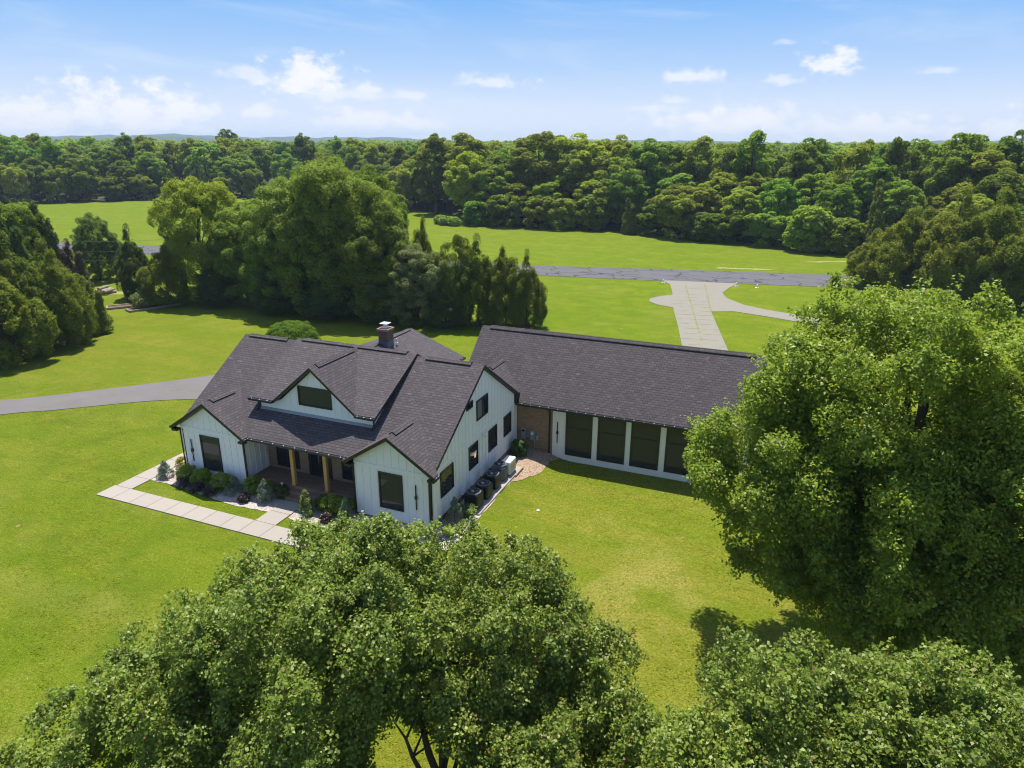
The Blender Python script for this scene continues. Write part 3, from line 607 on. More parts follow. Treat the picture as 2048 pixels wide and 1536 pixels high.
# front door with two tall lights
d = MB(); d.box(-8.53, -8.45, yb-0.05, yb+0.02, 0.63, 2.66); d.box(-7.13, -7.05, yb-0.05, yb+0.02, 0.63, 2.66); d.box(-8.45, -7.13, yb-0.05, yb+0.02, 2.58, 2.66); d.box(-8.45, -7.13, yb-0.03, yb+0.01, 0.63, 2.58)
door = d.build('front_door', M['black'], house)
for x in (-8.37, -7.72):
    p = MB(); p.box(x, x+0.48, yb-0.036, yb-0.031, 0.85, 2.45); p.build('door_pane', M['glass2'], door)
p = MB(); p.tube([(-7.80, yb-0.06, 1.45), (-7.80, yb-0.10, 1.5), (-7.80, yb-0.10, 1.9), (-7.80, yb-0.06, 1.95)], 0.015, 6); p.build('door_handle', M['steel'], door)
# house number
num = bpy.data.curves.new('house_number', 'FONT'); num.body = '1821'; num.size = 0.2; num.extrude = 0.012; num.align_x = 'CENTER'; num.materials.append(M['black'])
tmp = bpy.data.objects.new('tmp_number', num); COL.objects.link(tmp); dg = bpy.context.evaluated_depsgraph_get()
nme = bpy.data.meshes.new_from_object(tmp.evaluated_get(dg)); bpy.data.objects.remove(tmp); no = bpy.data.objects.new('house_number', nme); COL.objects.link(no); no.parent = house; no.location = (-8.86, yb-0.015, 1.92); no.rotation_euler = (math.pi/2, 0, 0)

# roofs ------------------------------------------------
RD = 0.2
def slope(mb, pts, t=RD): mb.prism(pts, (0, 0, -t), 0, 1, 1)
def roof(name, slopes, parent=house, t=RD):
    mb = MB()
    for s_ in slopes: slope(mb, s_, t)
    return mb.build(name, [M['shingle'], M['black']], parent)
YR = 5.865; XL, XR = -W-0.15, 0.15; YB, ZB = 11.18, 3.33
main_roof = roof('main_roof', [[(XL, .3, rz(.3)), (-11.305, .3, rz(.3)), (-11.305, YR, ZR), (XL, YR, ZR)], [(-11.305, 0, ZE), (-4.335, 0, ZE), (-4.335, YR, ZR), (-11.305, YR, ZR)], [(-4.335, .3, rz(.3)), (XR, .3, rz(.3)), (XR, YR, ZR), (-4.335, YR, ZR)], [(XR, YB, ZB), (XL, YB, ZB), (XL, YR, ZR), (XR, YR, ZR)]])
def gable_y(name, xc, hw, y0, y1, ze, zr, yv0=None, t=RD):
    """roof with its ridge along y from y0 to y1 (ridge) and eaves from y0 to yv0"""
    e = y1 if yv0 is None else yv0
    return roof(name, [[(xc, y0, zr), (xc-hw, y0, ze), (xc-hw, e, ze), (xc, y1, zr)][::1], [(xc+hw, y0, ze), (xc, y0, zr), (xc, y1, zr), (xc+hw, e, ze)][::1]], t=t)
yv = (4.73-ZE)/SM+0.03
wing_roofs = [gable_y('front_wing_roof', xc, 2.51, -0.35, yv, ZE+0.004, 4.734, 0.06) for xc in (-13.485, -2.165)]
# dormer: a long shed with a gable in its front
DY = 1.45; DE = 4.77; DZ = 6.93; DX0, DX1 = -11.9, -3.9; GX, GH = -7.72, 2.6
shed_sl = (DZ-DE)/(YR-DY)
dormer_roof = roof('dormer_roof', [[(DX0, DY, DE), (GX-GH, DY, DE), (GX, YR, DZ), (DX0, YR, DZ)], [(GX+GH, DY, DE), (DX1, DY, DE), (DX1, YR, DZ), (GX, YR, DZ)],
    [(DX1, YR+0.9, DZ-0.55), (DX0, YR+0.9, DZ-0.55), (DX0, YR, DZ), (DX1, YR, DZ)]], t=0.16)
dormer_gable = roof('dormer_gable_roof', [[(GX-GH, DY-0.003, DE+0.003), (GX, DY-0.003, DZ+0.005), (GX, YR, DZ+0.005)][::-1][::1], [(GX, DY-0.003, DZ+0.005), (GX+GH, DY-0.003, DE+0.003), (GX, YR, DZ+0.005)][::-1]], t=0.17)
for o in (dormer_gable,):
    # make sure the shingled faces look up
    for p in o.data.polygons:
        if p.material_index == 0 and p.normal.z < 0: p.flip()
dw = (-8.81, -6.70, 4.66, 5.75)
siding('dormer_wall', [(-11.4, 4.10), (-4.2, 4.10), (-4.2, 4.72), (-5.38, 4.72), (GX, 6.73), (-10.06, 4.72), (-11.4, 4.72)], FRONT(1.76), [dw], spacing=0.40)
window(0, dw, FRONT(1.76))
siding('dormer_cheek_wall', [(1.77, 4.12), (5.8, 6.64), (5.8, 6.70), (1.77, 4.74)], RIGHT(-4.2), spacing=0.4)
siding('dormer_cheek_wall', [(-5.8, 6.64), (-1.77, 4.12), (-1.77, 4.74), (-5.8, 6.70)], LEFTW(-11.4), spacing=0.4)
b = MB(); b.prism([(-11.38, 1.60, rz(1.60)+0.012), (-4.22, 1.60, rz(1.60)+0.012), (-4.22, 1.76, rz(1.76)+0.012), (-11.38, 1.76, rz(1.76)+0.012)], (0, 0, -0.03), 0, 0, 0); b.build('flashing', M['steel'], house)

# rear addition
AY0, AY1, AZ0, AZ1, AX0, AX1 = 10.52, 14.45, 3.06, 6.51, -3.9, 13.83
SA = (AZ1-AZ0)/(AY1-AY0)
add_roof = roof('addition_roof', [[(AX0, AY0, AZ0), (AX1, AY0, AZ0), (AX1, AY1, AZ1), (AX0, AY1, AZ1)], [(AX1, 2*AY1-AY0, AZ0), (AX0, 2*AY1-AY0, AZ0), (AX0, AY1, AZ1), (AX1, AY1, AZ1)]])
# saddle between the main roof and the addition
zc = 4.97; xc = -1.74
ym = YR+(ZR-zc)/((ZR-ZB)/(YB-YR)); ya = AY0+(zc-AZ0)/SA
saddle = roof('saddle_roof', [[(0.16, 11.06, 3.50), (xc, ya+0.01, zc+0.01), (xc, ym-0.01, zc+0.01), (0.16, 11.0, 3.50)], [(-3.62, 11.06, 3.50), (-3.62, 11.0, 3.50), (xc, ym-0.01, zc+0.01), (xc, ya+0.01, zc+0.01)]], t=0.1)
b = MB(); b.box(0.03, 2.30, 10.9, 11.05, -0.8, 2.92); b.build('addition_brick_wall', M['brick'], house)
AW = [(3.14, 4.78, 0.0, 2.73), (5.12, 6.77, 0.0, 2.73), (7.09, 8.76, 0.0, 2.73), (9.10, 10.81, 0.0, 2.73), (11.2, 12.85, 0.0, 2.73)]
siding('addition_front_wall', [(2.305, -0.42), (13.68, -0.42), (13.68, 2.92), (2.305, 2.92)], FRONT(10.9), AW, spacing=0.41, start=2.62)
for r in AW: window(0, r, FRONT(10.9), rails=[1.80], fw=0.10)
siding('addition_gable_wall', [(10.9, -0.42), (18.0, -0.42), (18.0, 2.92), (14.45, 6.05), (10.9, 2.92)], RIGHT(13.68))
siding('addition_gable_wall', [(-18.0, -0.1), (-11.2, -0.1), (-11.2, 3.1), (-14.45, 6.05), (-18.0, 2.92)], LEFTW(-3.75))
siding('addition_back_wall', [(-13.6, -0.4), (3.75, -0.4), (3.75, 2.92), (-13.6, 2.92)], BACK(18.0))
b = MB(); b.box(2.32, 13.66, 10.93, 11.05, -0.9, -0.42); b.build('addition_footing', M['conc'], house)
# rear bedroom wing with its ridge running back
RX, RZ_, RH = -11.2, 4.80, 4.35
rear_roof = gable_y('rear_wing_roof', RX, RH, 8.2, 17.6, 3.10, RZ_)
for fx0 in (RX-4.0, RX+3.85):
    b = MB(); b.box(fx0, fx0+0.15, 10.9, 17.1, -0.3, 2.95); b.build('rear_wing_wall', M['brick'], house)
b = MB(); b.prism([(RX+4.0, 17.2, -0.3), (RX-4.0, 17.2, -0.3), (RX-4.0, 17.2, 2.95), (RX, 17.2, 4.5), (RX+4.0, 17.2, 2.95)], (0, -0.1, 0), 0, 0, 0); b.build('rear_wing_wall', M['brick'], house)
# ridge vents
def ridge_vent(parent, a, b_, w=0.20, hh=0.075, slope_=0.6):
    a, b_ = Vector(a), Vector(b_); d = (b_-a).normalized(); s = Vector((-d.y, d.x, 0))
    mb = MB(); drop = w*slope_
    A = [a+s*w-Vector((0, 0, drop-hh)), a+Vector((0, 0, hh)), a-s*w-Vector((0, 0, drop-hh))]; B = [p+(b_-a) for p in A]
    for i in (0, 1): mb.prism([A[i], A[i+1], B[i+1], B[i]], (0, 0, -hh*0.85), 0, 1, 1)
    o = mb.build('ridge_vent', [M['shingle'], M['black']], parent)
    for p in o.data.polygons:
        if p.material_index == 0 and p.normal.z < 0: p.flip()
ridge_vent(main_roof, (-15.4, YR, ZR), (-12.6, YR, ZR)); ridge_vent(main_roof, (-3.3, YR, ZR), (-0.6, YR, ZR))
ridge_vent(dormer_roof, (-11.5, YR, DZ), (-4.5, YR, DZ), slope_=0.5)
ridge_vent(dormer_gable, (GX, 2.0, DZ), (GX, 5.2, DZ), slope_=0.85)
for o, x in zip(wing_roofs, (-13.485, -2.165)): ridge_vent(o, (x, 0.25, 4.73), (x, 1.9, 4.73), slope_=0.65)
ridge_vent(add_roof, (-3.3, AY1, AZ1), (13.2, AY1, AZ1), slope_=0.85)
ridge_vent(saddle, (xc, 10.7, zc), (xc, ya-0.15, zc), slope_=0.8); ridge_vent(rear_roof, (RX, 10.4, RZ_), (RX, 17.2, RZ_), slope_=0.4)
# gable returns (boxed eave ends)
for nm, pts in (('eave_return', [(0.155, 10.35, 3.02), (0.155, 11.17, 2.94), (0.155, 11.17, 3.14), (0.155, 10.35, 3.60)]), ('eave_return', [(XL-0.005, 10.35, 3.02), (XL-0.005, 11.17, 2.94), (XL-0.005, 11.17, 3.14), (XL-0.005, 10.35, 3.60)])):
    b = MB(); b.prism(pts, (-0.15 if pts[0][0] > 0 else 0.15, 0, 0), 0, 0, 0); b.build(nm, M['black'], house)
for x0, x1 in ((-15.995, -15.62), (-11.35, -10.98), (-4.67, -4.29), (-0.04, 0.338)):
    b = MB(); b.box(x0, x1, -0.338, -0.02, 2.80, 2.915); b.build('eave_return', M['black'], house)
# gutters with the small white lights clipped along them
def gutter(a, b_, out, lights=0, r=0.065, name='gutter', parent=house):
    a, b_, out = Vector(a), Vector(b_), Vector(out); d = (b_-a)
    prof = [(0, 0.02), (0.11, 0.02), (0.13, -0.03), (0.12, -0.10), (0.0, -0.10)]
    A = [a+out*x+Vector((0, 0, z)) for x, z in prof]; B = [p+d for p in A]; mb = MB(); n = len(A)
    for i in range(n): j = (i+1) % n; mb.face([A[i], A[j], B[j], B[i]])
    mb.face(A); mb.face(B[::-1]); g = mb.build(name, M['black'], parent)
    for k in range(lights):
        c = a+d*((k+0.5)/lights)+out*0.09+Vector((0, 0, 0.035)); l = MB()
        l.bbox(c.x-0.016, c.x+0.016, c.y-0.035 if abs(out.y) > .5 else c.y-0.016, c.y+0.03 if abs(out.y) > .5 else c.y+0.016, c.z-0.02, c.z+0.010, 0.005)
        l.build('gutter_light', M['white'], g)
gutter((-10.97, 0.0, ZE-0.05), (-4.68, 0.0, ZE-0.05), (0, -1, 0), 9)
gutter((-10.975, -0.35, ZE-0.05), (-10.975, -0.0, ZE-0.05), (1, 0, 0), 2); gutter((0.345, -0.35, ZE-0.05), (0.345, 0.05, ZE-0.05), (1, 0, 0), 2)
gutter((-4.675, -0.35, ZE-0.05), (-4.675, 0.0, ZE-0.05), (-1, 0, 0), 1); gutter((-15.995, -0.35, ZE-0.05), (-15.995, 0.6, ZE-0.05), (-1, 0, 0), 0)
gutter((DX0, DY, DE-0.05), (GX-GH-0.02, DY, DE-0.05), (0, -1, 0), 3); gutter((GX+GH+0.02, DY, DE-0.05), (DX1, DY, DE-0.05), (0, -1, 0), 3)
gutter((0.20, AY0, AZ0-0.05), (AX1, AY0, AZ0-0.05), (0, -1, 0), 24)
gutter((RX+RH, 8.2, 3.05), (RX+RH, 17.6, 3.05), (1, 0, 0), 10)
def downspout(pts, r=0.045, name='downspout'):
    mb = MB(); P = [Vector(p) for p in pts]; mb.tube(P, r, 6); return mb.build(name, M['black'], house)
downspout([(-10.93, -0.2, 2.97), (-10.98, -0.12, 2.86), (-11.25, -0.075, 2.75), (-11.25, -0.075, 0.10)], 0.06)
downspout([(0.40, -0.2, 2.97), (0.30, -0.12, 2.86), (-0.06, -0.08, 2.72), (-0.06, -0.08, 0.14), (-0.02, -0.25, 0.06)], 0.06)
downspout([(-4.72, -0.2, 2.97), (-4.62, -0.1, 2.86), (-4.37, -0.05, 2.75), (-4.37, -0.05, 0.1)], 0.04)
downspout([(-16.05, -0.1, 2.97), (-15.95, -0.05, 2.86), (-15.71, -0.03, 2.75), (-15.71, -0.03, 0.1)], 0.04)
downspout([(2.14, 10.42, 3.0), (2.14, 10.62, 2.8), (2.14, 10.82, 2.62), (2.14, 10.82, -0.15)], 0.055)
downspout([(-11.62, 1.40, 4.68), (-11.58, 1.6, 4.55), (-11.46, 1.66, 4.5), (-11.46, 1.66, 4.2), (-11.46, 1.45, 4.08)], 0.05)
downspout([(-4.10, 1.40, 4.68), (-4.12, 1.6, 4.55), (-4.14, 1.66, 4.5), (-4.14, 1.66, 4.2), (-4.14, 1.45, 4.08)], 0.05)
# chimney
c = MB(); c.box(-11.20, -10.49, 13.2, 13.97, 4.2, 5.66); ch = c.build('chimney', M['chimbrick'], rear_roof)
c = MB(); c.box(-11.245, -10.445, 13.155, 14.015, 5.66, 5.74); c.box(-11.28, -10.41, 13.12, 14.05, 5.742, 5.81)
c.build('chimney_crown', M['capbrick'], ch)
c = MB(); c.box(-11.16, -10.53, 13.24, 13.93, 5.812, 5.86); c.build('crown_wash', M['conc'], ch)
c = MB(); c.lathe([(0.24, 5.862), (0.20, 5.93), (0.13, 5.97), (0.13, 6.12)], (-10.85, 13.6, 0), 14); c.bbox(-11.14, -10.56, 13.3, 13.9, 6.12, 6.16, 0.012); c.build('chimney_cap', M['white'], ch)
c = MB(); c.bbox(-11.215, -10.475, 13.185, 13.985, 4.4, 4.93, 0.01); c.build('chimney_flashing', simple('blue_grey_flashing', (0.10, 0.12, 0.16), 0.5), ch)
c = MB(); c.lathe([(0.10, 4.62), (0.10, 4.66), (0.045, 4.72), (0.045, 4.95), (0.0, 4.95)], (-10.35, 14.15, 0), 10); c.build('vent_pipe', M['white'], rear_roof)

# ------------------------------------------------------------------ things on and by the house
def wall_lamp(x, y, z0, z1, label):
    t = empty('wall_lamp', (x, y, z0), label, 'wall light', 'tall black bar lights on the white walls')
    m = MB(); m.bbox(x-0.03, x+0.03, y-0.075, y-0.035, z0, z1, 0.01); m.build('light_bar', M['black'], t)
    zc_ = z0+(z1-z0)*0.5; m = MB(); m.bbox(x-0.06, x+0.06, y-0.11, y-0.002, zc_-0.09, zc_+0.09, 0.015); m.build('wall_bracket', M['black'], t)
wall_lamp(-15.0, 0, 1.0, 2.34, 'tall black bar light on the left gable front, beside the window with the pale reflection')
wall_lamp(-0.84, 0, 1.04, 2.36, 'tall black bar light on the right gable front, by the black corner downspout')
wall_lamp(2.63, 10.9, 0.70, 2.04, 'tall black bar light on the rear addition, next to its first big window')
t = empty('flood_light', (0.03, 5.78, 2.84), 'small white flood light under the trim board of the right gable wall', 'light')
m = MB(); m.bbox(0.03, 0.10, 5.72, 5.86, 2.76, 2.90, 0.01); m.build('mount_box', M['white'], t)
for dy in (-0.07, 0.07):
    m = MB(); m.tube([(0.09, 5.79+dy, 2.85), (0.17, 5.79+dy*1.3, 2.80), (0.24, 5.79+dy*1.6, 2.75)], [0.03, 0.05, 0.075], 10); m.build('lamp_head', M['white'], t)
def meter(x0, x1, z0, z1, label, glass=False, dial=False):
    t = empty('meter_box', ((x0+x1)/2, 10.88, z0), label, 'utility box', 'grey utility boxes on the brick wall')
    m = MB(); m.bbox(x0, x1, 10.76, 10.899, z0, z1, 0.012); m.build('cabinet', M['steel'], t)
    m = MB(); m.box(x0+0.03, x1-0.03, 10.748, 10.759, z0+0.03, z0+(z1-z0)*0.62); m.build('cover', M['steel'], t)
    if dial: m = MB(); m.tube([((x0+x1)/2, 10.758, z0+(z1-z0)*0.78), ((x0+x1)/2, 10.68, z0+(z1-z0)*0.78)], 0.085, 14); m.build('dial', M['white'], t)
    else: m = MB(); m.box(x0+0.05, x1-0.05, 10.75, 10.759, z0+(z1-z0)*0.72, z0+(z1-z0)*0.9); m.build('dark_label_strip', M['black'], t)
    return t
meter(0.31, 0.60, 0.62, 1.30, 'tall grey breaker box nearest the white wall on the brick wall')
meter(0.66, 0.85, 0.78, 1.06, 'small square grey box between the two tall boxes on the brick wall')
t = meter(0.90, 1.21, 0.62, 1.22, 'grey electric meter box with round dial above the pale conduit', dial=True)
m = MB(); m.tube([(1.17, 10.85, 0.62), (1.17, 10.85, -0.5)], 0.028, 8); m.build('conduit', M['steel'], t)
meter(1.28, 1.46, 0.68, 1.13, 'slim grey box at the right end of the row on the brick wall')
t = empty('drain_pipe', (2.10, 10.78, -0.42), 'short white drain pipe standing under the black downspout', 'pipe')
m = MB(); m.tube([(2.13, 10.80, -0.6), (2.13, 10.80, -0.12)], 0.06, 12); m.build('riser', M['white'], t)
m = MB(); m.lathe([(0.072, -0.16), (0.072, -0.09), (0.03, -0.085)], (2.13, 10.80, 0), 12); m.build('collar', M['white'], t)

# condensers on their concrete pad
pd = empty('concrete_pad', (0.9, 5.1, 0.0), 'long narrow concrete pad under the row of condensers', 'pad')
m = MB(); m.bbox(0.34, 1.46, 2.2, 8.05, -0.35, 0.10, 0.015); m.build('pad', M['conc'], pd)
m = MB(); m.bbox(1.47, 1.545, 6.9, 8.1, -0.35, 0.13, 0.01); m.build('timber_edging', M['timber'], pd)
def condenser(x, y, w, hgt, paint, label, rounded=0.06):
    z = 0.10; t = empty('condenser', (x, y, z), label, 'air conditioner', 'condensers in a row beside the house')
    mb = MB()
    mb.bbox(x-w/2, x+w/2, y-w/2, y+w/2, z+0.05, z+hgt, rounded)
    for k in range(9):
        zz = z+0.12+k*(hgt-0.25)/9; d = 0.006
        mb.box(x-w/2+rounded, x+w/2-rounded, y-w/2-d, y-w/2, zz, zz+0.03); mb.box(x+w/2, x+w/2+d, y-w/2+rounded, y+w/2-rounded, zz, zz+0.03)
    mb.build('cabinet', paint, t)
    mb = MB(); R = w*0.40
    mb.lathe([(w*.49, z+hgt-0.03), (w*.49, z+hgt+0.012), (R, z+hgt+0.014), (R, z+hgt-0.02)], (x, y, 0), 28); mb.build('top_ring', M['acgrey'], t); mb = MB()
    mb.lathe([(R*.98, z+hgt+0.001), (R*.98, z+hgt+0.006), (0.0, z+hgt+0.006)], (x, y, 0), 24); mb.build('fan_well', M['fanhole'], t)
    mb = MB()
    for R2 in (R, R*0.75, R*0.5): 
        ring = [(x+R2*math.cos(a), y+R2*math.sin(a), z+hgt+0.03) for a in np.linspace(0, 2*math.pi, 25)]; mb.tube(ring, 0.006, 4, cap=False)
    for a in np.linspace(0, math.pi, 5)[:-1]: mb.tube([(x-R*math.cos(a), y-R*math.sin(a), z+hgt+0.03), (x+R*math.cos(a), y+R*math.sin(a), z+hgt+0.03)], 0.005, 4)
    mb.build('fan_guard', M['acgrey'], t)
    mb = MB()
    for a in (0.4, 2.5, 4.6):
        ca, sa = math.cos(a), math.sin(a); cb, sb = math.cos(a+0.6), math.sin(a+0.6)
        mb.face([(x+0.05*ca, y+0.05*sa, z+hgt+0.012), (x+R*.85*ca, y+R*.85*sa, z+hgt+0.008), (x+R*.85*cb, y+R*.85*sb, z+hgt+0.018), (x+0.05*cb, y+0.05*sb, z+hgt+0.016)])
    mb.build('fan_blades', M['copper'], t)
    mb = MB(); mb.lathe([(0.08, z+hgt+0.01), (0.08, z+hgt+0.05), (0.05, z+hgt+0.065), (0, z+hgt+0.065)], (x-0.02, y-0.08, 0), 12); mb.build('fan_motor', M['motor'], t)
    mb = MB(); mb.tube([(x-w/2+0.05, y+0.15, z+0.3), (x-w/2-0.1, y+0.15, z+0.34), (0.02, y+0.2, z+0.34)], 0.025, 6); mb.build('refrigerant_line', M['black'], t)
condenser(0.84, 2.86, 0.78, 0.86, M['acdark'], 'black condenser nearest the front corner of the house, beside the juniper')
condenser(0.88, 4.0, 0.74, 0.80, M['acdark'], 'black condenser second from the front corner, between two black ones')
condenser(0.86, 5.2, 0.74, 0.80, M['acdark'], 'black condenser standing against the grey rounded one')
condenser(0.84, 6.28, 0.74, 0.88, M['acgrey'], 'blue grey condenser with rounded corners, between the black ones and the white unit', 0.14)
t = empty('outdoor_unit', (1.0, 7.15, 0.1), 'white flat topped outdoor unit with tan louvred side at the far end of the pad', 'air conditioner')
m = MB(); m.bbox(0.70, 1.26, 6.72, 7.62, 0.16, 0.92, 0.03); m.build('casing', M['white'], t)
m = MB()
m.box(1.261, 1.268, 6.78, 7.56, 0.24, 0.84)
for k in range(12): m.box(1.268, 1.278, 6.78, 7.56, 0.25+k*0.05, 0.275+k*0.05)
m.build('louvre_panel', M['tan'], t)
m = MB()
for y in (6.8, 7.4): m.box(0.72, 1.24, y, y+0.1, 0.10, 0.16)
m.build('feet', M['black'], t)

# green pipe and yard bits
t = empty('drain_extension', (0.35, -0.35, 0.05), 'dark green corrugated drain hose lying at the right front corner', 'hose')
m = MB(); n_ = 22; P0 = [(-0.02+0.9*i/n_, -0.28-0.35*i/n_+0.05*math.sin(i*0.4), 0.07) for i in range(n_+1)]; m.tube(P0, [0.055+0.012*(i % 2) for i in range(n_+1)], 10); m.build('hose', M['pipe'], t)
def disc(name, x, y, label, r=0.09):
    t = empty(name, (x, y, h(x, y)), label, 'lawn marker'); z = h(x, y)
    m = MB(); m.lathe([(r, z), (r, z+0.04), (r*0.6, z+0.07), (0, z+0.075)], (x, y, 0), 12); m.build('cap', M['white'], t)
disc('cleanout_cap', 3.96, 3.99, 'small white cleanout cap in the side lawn')
def runway_light(x, y, label):
    z = h(x, y); t = empty('runway_light', (x, y, z), label, 'edge light', 'runway edge lights')
    m = MB(); m.lathe([(0.24, z), (0.24, z+0.05), (0.07, z+0.06), (0.05, z+0.28)], (x, y, 0), 12); m.build('stand', M['white'], t)
    m = MB(); m.lathe([(0.09, z+0.28), (0.11, z+0.36), (0.08, z+0.46), (0, z+0.5)], (x, y, 0), 12); m.build('lens', M['white'], t)
runway_light(-1.7, 68.2, 'white edge light at the left corner of the concrete apron')
runway_light(7.7, 69.6, 'white edge light just right of the concrete apron')
runway_light(10.3, 69.6, 'white edge light further right of the apron, near the big oak')

# ------------------------------------------------------------------ plants and trees
def unit(v): return v/np.maximum(np.linalg.norm(v, axis=-1, keepdims=True), 1e-9)
def leaf_quads(P, N, size, aspect, rng, fold=0.18, droop=0.0, along=None):
    """kite-shaped folded leaves at P facing N"""
    n = len(P); N = unit(N)
    T = rng.normal(size=(n, 3)) if along is None else along+0.5*rng.normal(size=(n, 3))
    T[:, 2] -= droop
    T = unit(T-N*(T*N).sum(1, keepdims=True)); B = np.cross(N, T)
    s = (size*rng.uniform(0.65, 1.35, n))[:, None]
    base = P-T*s*0.5; tip = P+T*s*0.5-N*s*0.1; mid = P-T*s*0.06
    l = mid+B*s*0.5*aspect+N*s*fold; r = mid-B*s*0.5*aspect+N*s*fold
    V = np.stack([base, r, tip, l], 1).reshape(-1, 3); F = np.arange(4*n).reshape(-1, 4)
    return V, F
def clump_centres(ells, n, rng, shell=(0.72, 1.0), zmin=-9e9, up=0.0):
    """points near the surface of a union of ellipsoids ((centre),(radii))"""
    A = np.array([(e[1][0]*e[1][1]+e[1][0]*e[1][2]+e[1][1]*e[1][2]) for e in ells]); out = []
    while len(out) < n:
        k = rng.choice(len(ells), p=A/A.sum()); c, r = np.array(ells[k][0], float), np.array(ells[k][1], float)
        d = unit(rng.normal(size=3)); d = unit(d+np.array([0, 0, up]))
        p = c+d*r*rng.uniform(*shell)**0.8
        if p[2] < zmin: continue
        deep = False
        for j, (c2, r2) in enumerate(ells):
            if j != k and (((p-np.array(c2))/np.array(r2))**2).sum() < shell[0]**2*0.8: deep = True
        if deep: continue
        out.append(np.concatenate([p, d]))
    return np.array(out)
def crown_mesh(seed, ells, nclump, cr, nleaf, size, aspect=0.7, flat=0.8, shell=(0.72, 1.0), zmin=-9e9, up=0.0, outw=0.7, upw=0.5, rndw=0.7, droop=0.2, stretch=1.0, cut=None, sprig=0.0):
    rng = np.random.default_rng(seed); C = clump_centres(ells, nclump, rng, shell, zmin, up)
    if cut is not None: C = C[~cut(C)]
    nclump = len(C); R = cr*rng.uniform(0.55, 1.35, nclump)
    w = R**2; w /= w.sum(); idx = rng.choice(nclump, nleaf, p=w)
    d = unit(rng.normal(size=(nleaf, 3))+C[idx, 3:]*0.35+np.array([0, 0, 0.25])); rad = rng.uniform(0.35, 1.0, nleaf)**0.45
    off = d*(R[idx]*rad)[:, None]; off[:, 2] *= flat*stretch
    if sprig:  # shoots poking out of the clump, leaves strung along them
        ns = nclump*5; si = rng.integers(0, nclump, ns); sd = unit(C[si, 3:]*0.6+rng.normal(size=(ns, 3))*0.6+np.array([0, 0, 0.55])); slen = R[si]*rng.uniform(0.85, 1.45, ns)
        m = int(nleaf*sprig); k = rng.integers(0, ns, m); t = rng.uniform(0.3, 1.0, m)
        idx[:m] = si[k]; off[:m] = sd[k]*(slen[k]*t)[:, None]+rng.normal(size=(m, 3))*size*0.7; d[:m] = sd[k]
    P = C[idx, :3]+off
    P[:, 2] = np.maximum(P[:, 2], 0.05)
    N = d*outw+np.array([0, 0, upw])+rng.normal(size=(nleaf, 3))*rndw
    V, F = leaf_quads(P, N, size, aspect, rng, droop=droop)
    return V, F, C
def limb_mesh(mb, C, base, top, r0, rng, nlimb=14, n=7, lean=0.0):
    """tapered trunk and limbs reaching to clump centres"""
    base = Vector(base); top = Vector(top); pts = []
    for i in range(7):
        t = i/6; w = Vector((rng.uniform(-1, 1), rng.uniform(-1, 1), 0))*0.05*(top-base).length*(t*(1-t)*2)
        pts.append(base.lerp(top, t)+w)
    rad = [r0*(1.35 if i == 0 else 1-0.13*i) for i in range(7)]
    mb.tube(pts, rad, n+2)
    pick = [C[i] for i in rng.sample(range(len(C)), min(nlimb, len(C)))]
    for c in pick:
        e = Vector(c[:3]); t = min(0.95, max(0.22, (e.z-base.z)/(top.z-base.z)*rng.uniform(0.35, 0.65)))
        s = base.lerp(top, t); mid = s.lerp(e, 0.5)+Vector((rng.uniform(-.2, .2), rng.uniform(-.2, .2), rng.uniform(0.0, .35)))*(e-s).length*0.35
        rr = r0*(1-0.7*t)*rng.uniform(0.25, 0.5)
        mb.tube([s, s.lerp(mid, 0.5), mid, mid.lerp(e, 0.6), e], [rr, rr*.85, rr*.65, rr*.42, rr*.15], max(4, n-2), cap=False)
def add_tree(name, loc, label, group, crown, trunk, leafmat, barkmat, scale=1.0, rot=0.0, cat='tree'):
    t = empty(name, loc, label, cat, group); t.scale = (scale,)*3 if not hasattr(scale, '__len__') else scale; t.rotation_euler = (0, 0, rot)
    V, F, C = crown; co = mesh_np('crown', V, F, leafmat, t)
    if trunk is not None:
        to = trunk.build('trunk', barkmat); to.parent = t
    return t
def dup(root, loc, rot, scale, label, group, mat=None, name=None):
    r = root.copy(); COL.objects.link(r); r.location = loc; r.rotation_euler = (0, 0, rot); r.scale = (scale,)*3 if not hasattr(scale, '__len__') else scale
    if name: r.name = name
    r['label'] = label
    if group: r['group'] = group
    elif 'group' in r: del r['group']
    for ch in root.children:
        c = ch.copy(); COL.objects.link(c); c.parent = r
        if mat and ch.name.startswith('crown'):
            c.material_slots[0].link = 'OBJECT'; c.material_slots[0].material = mat
    return r

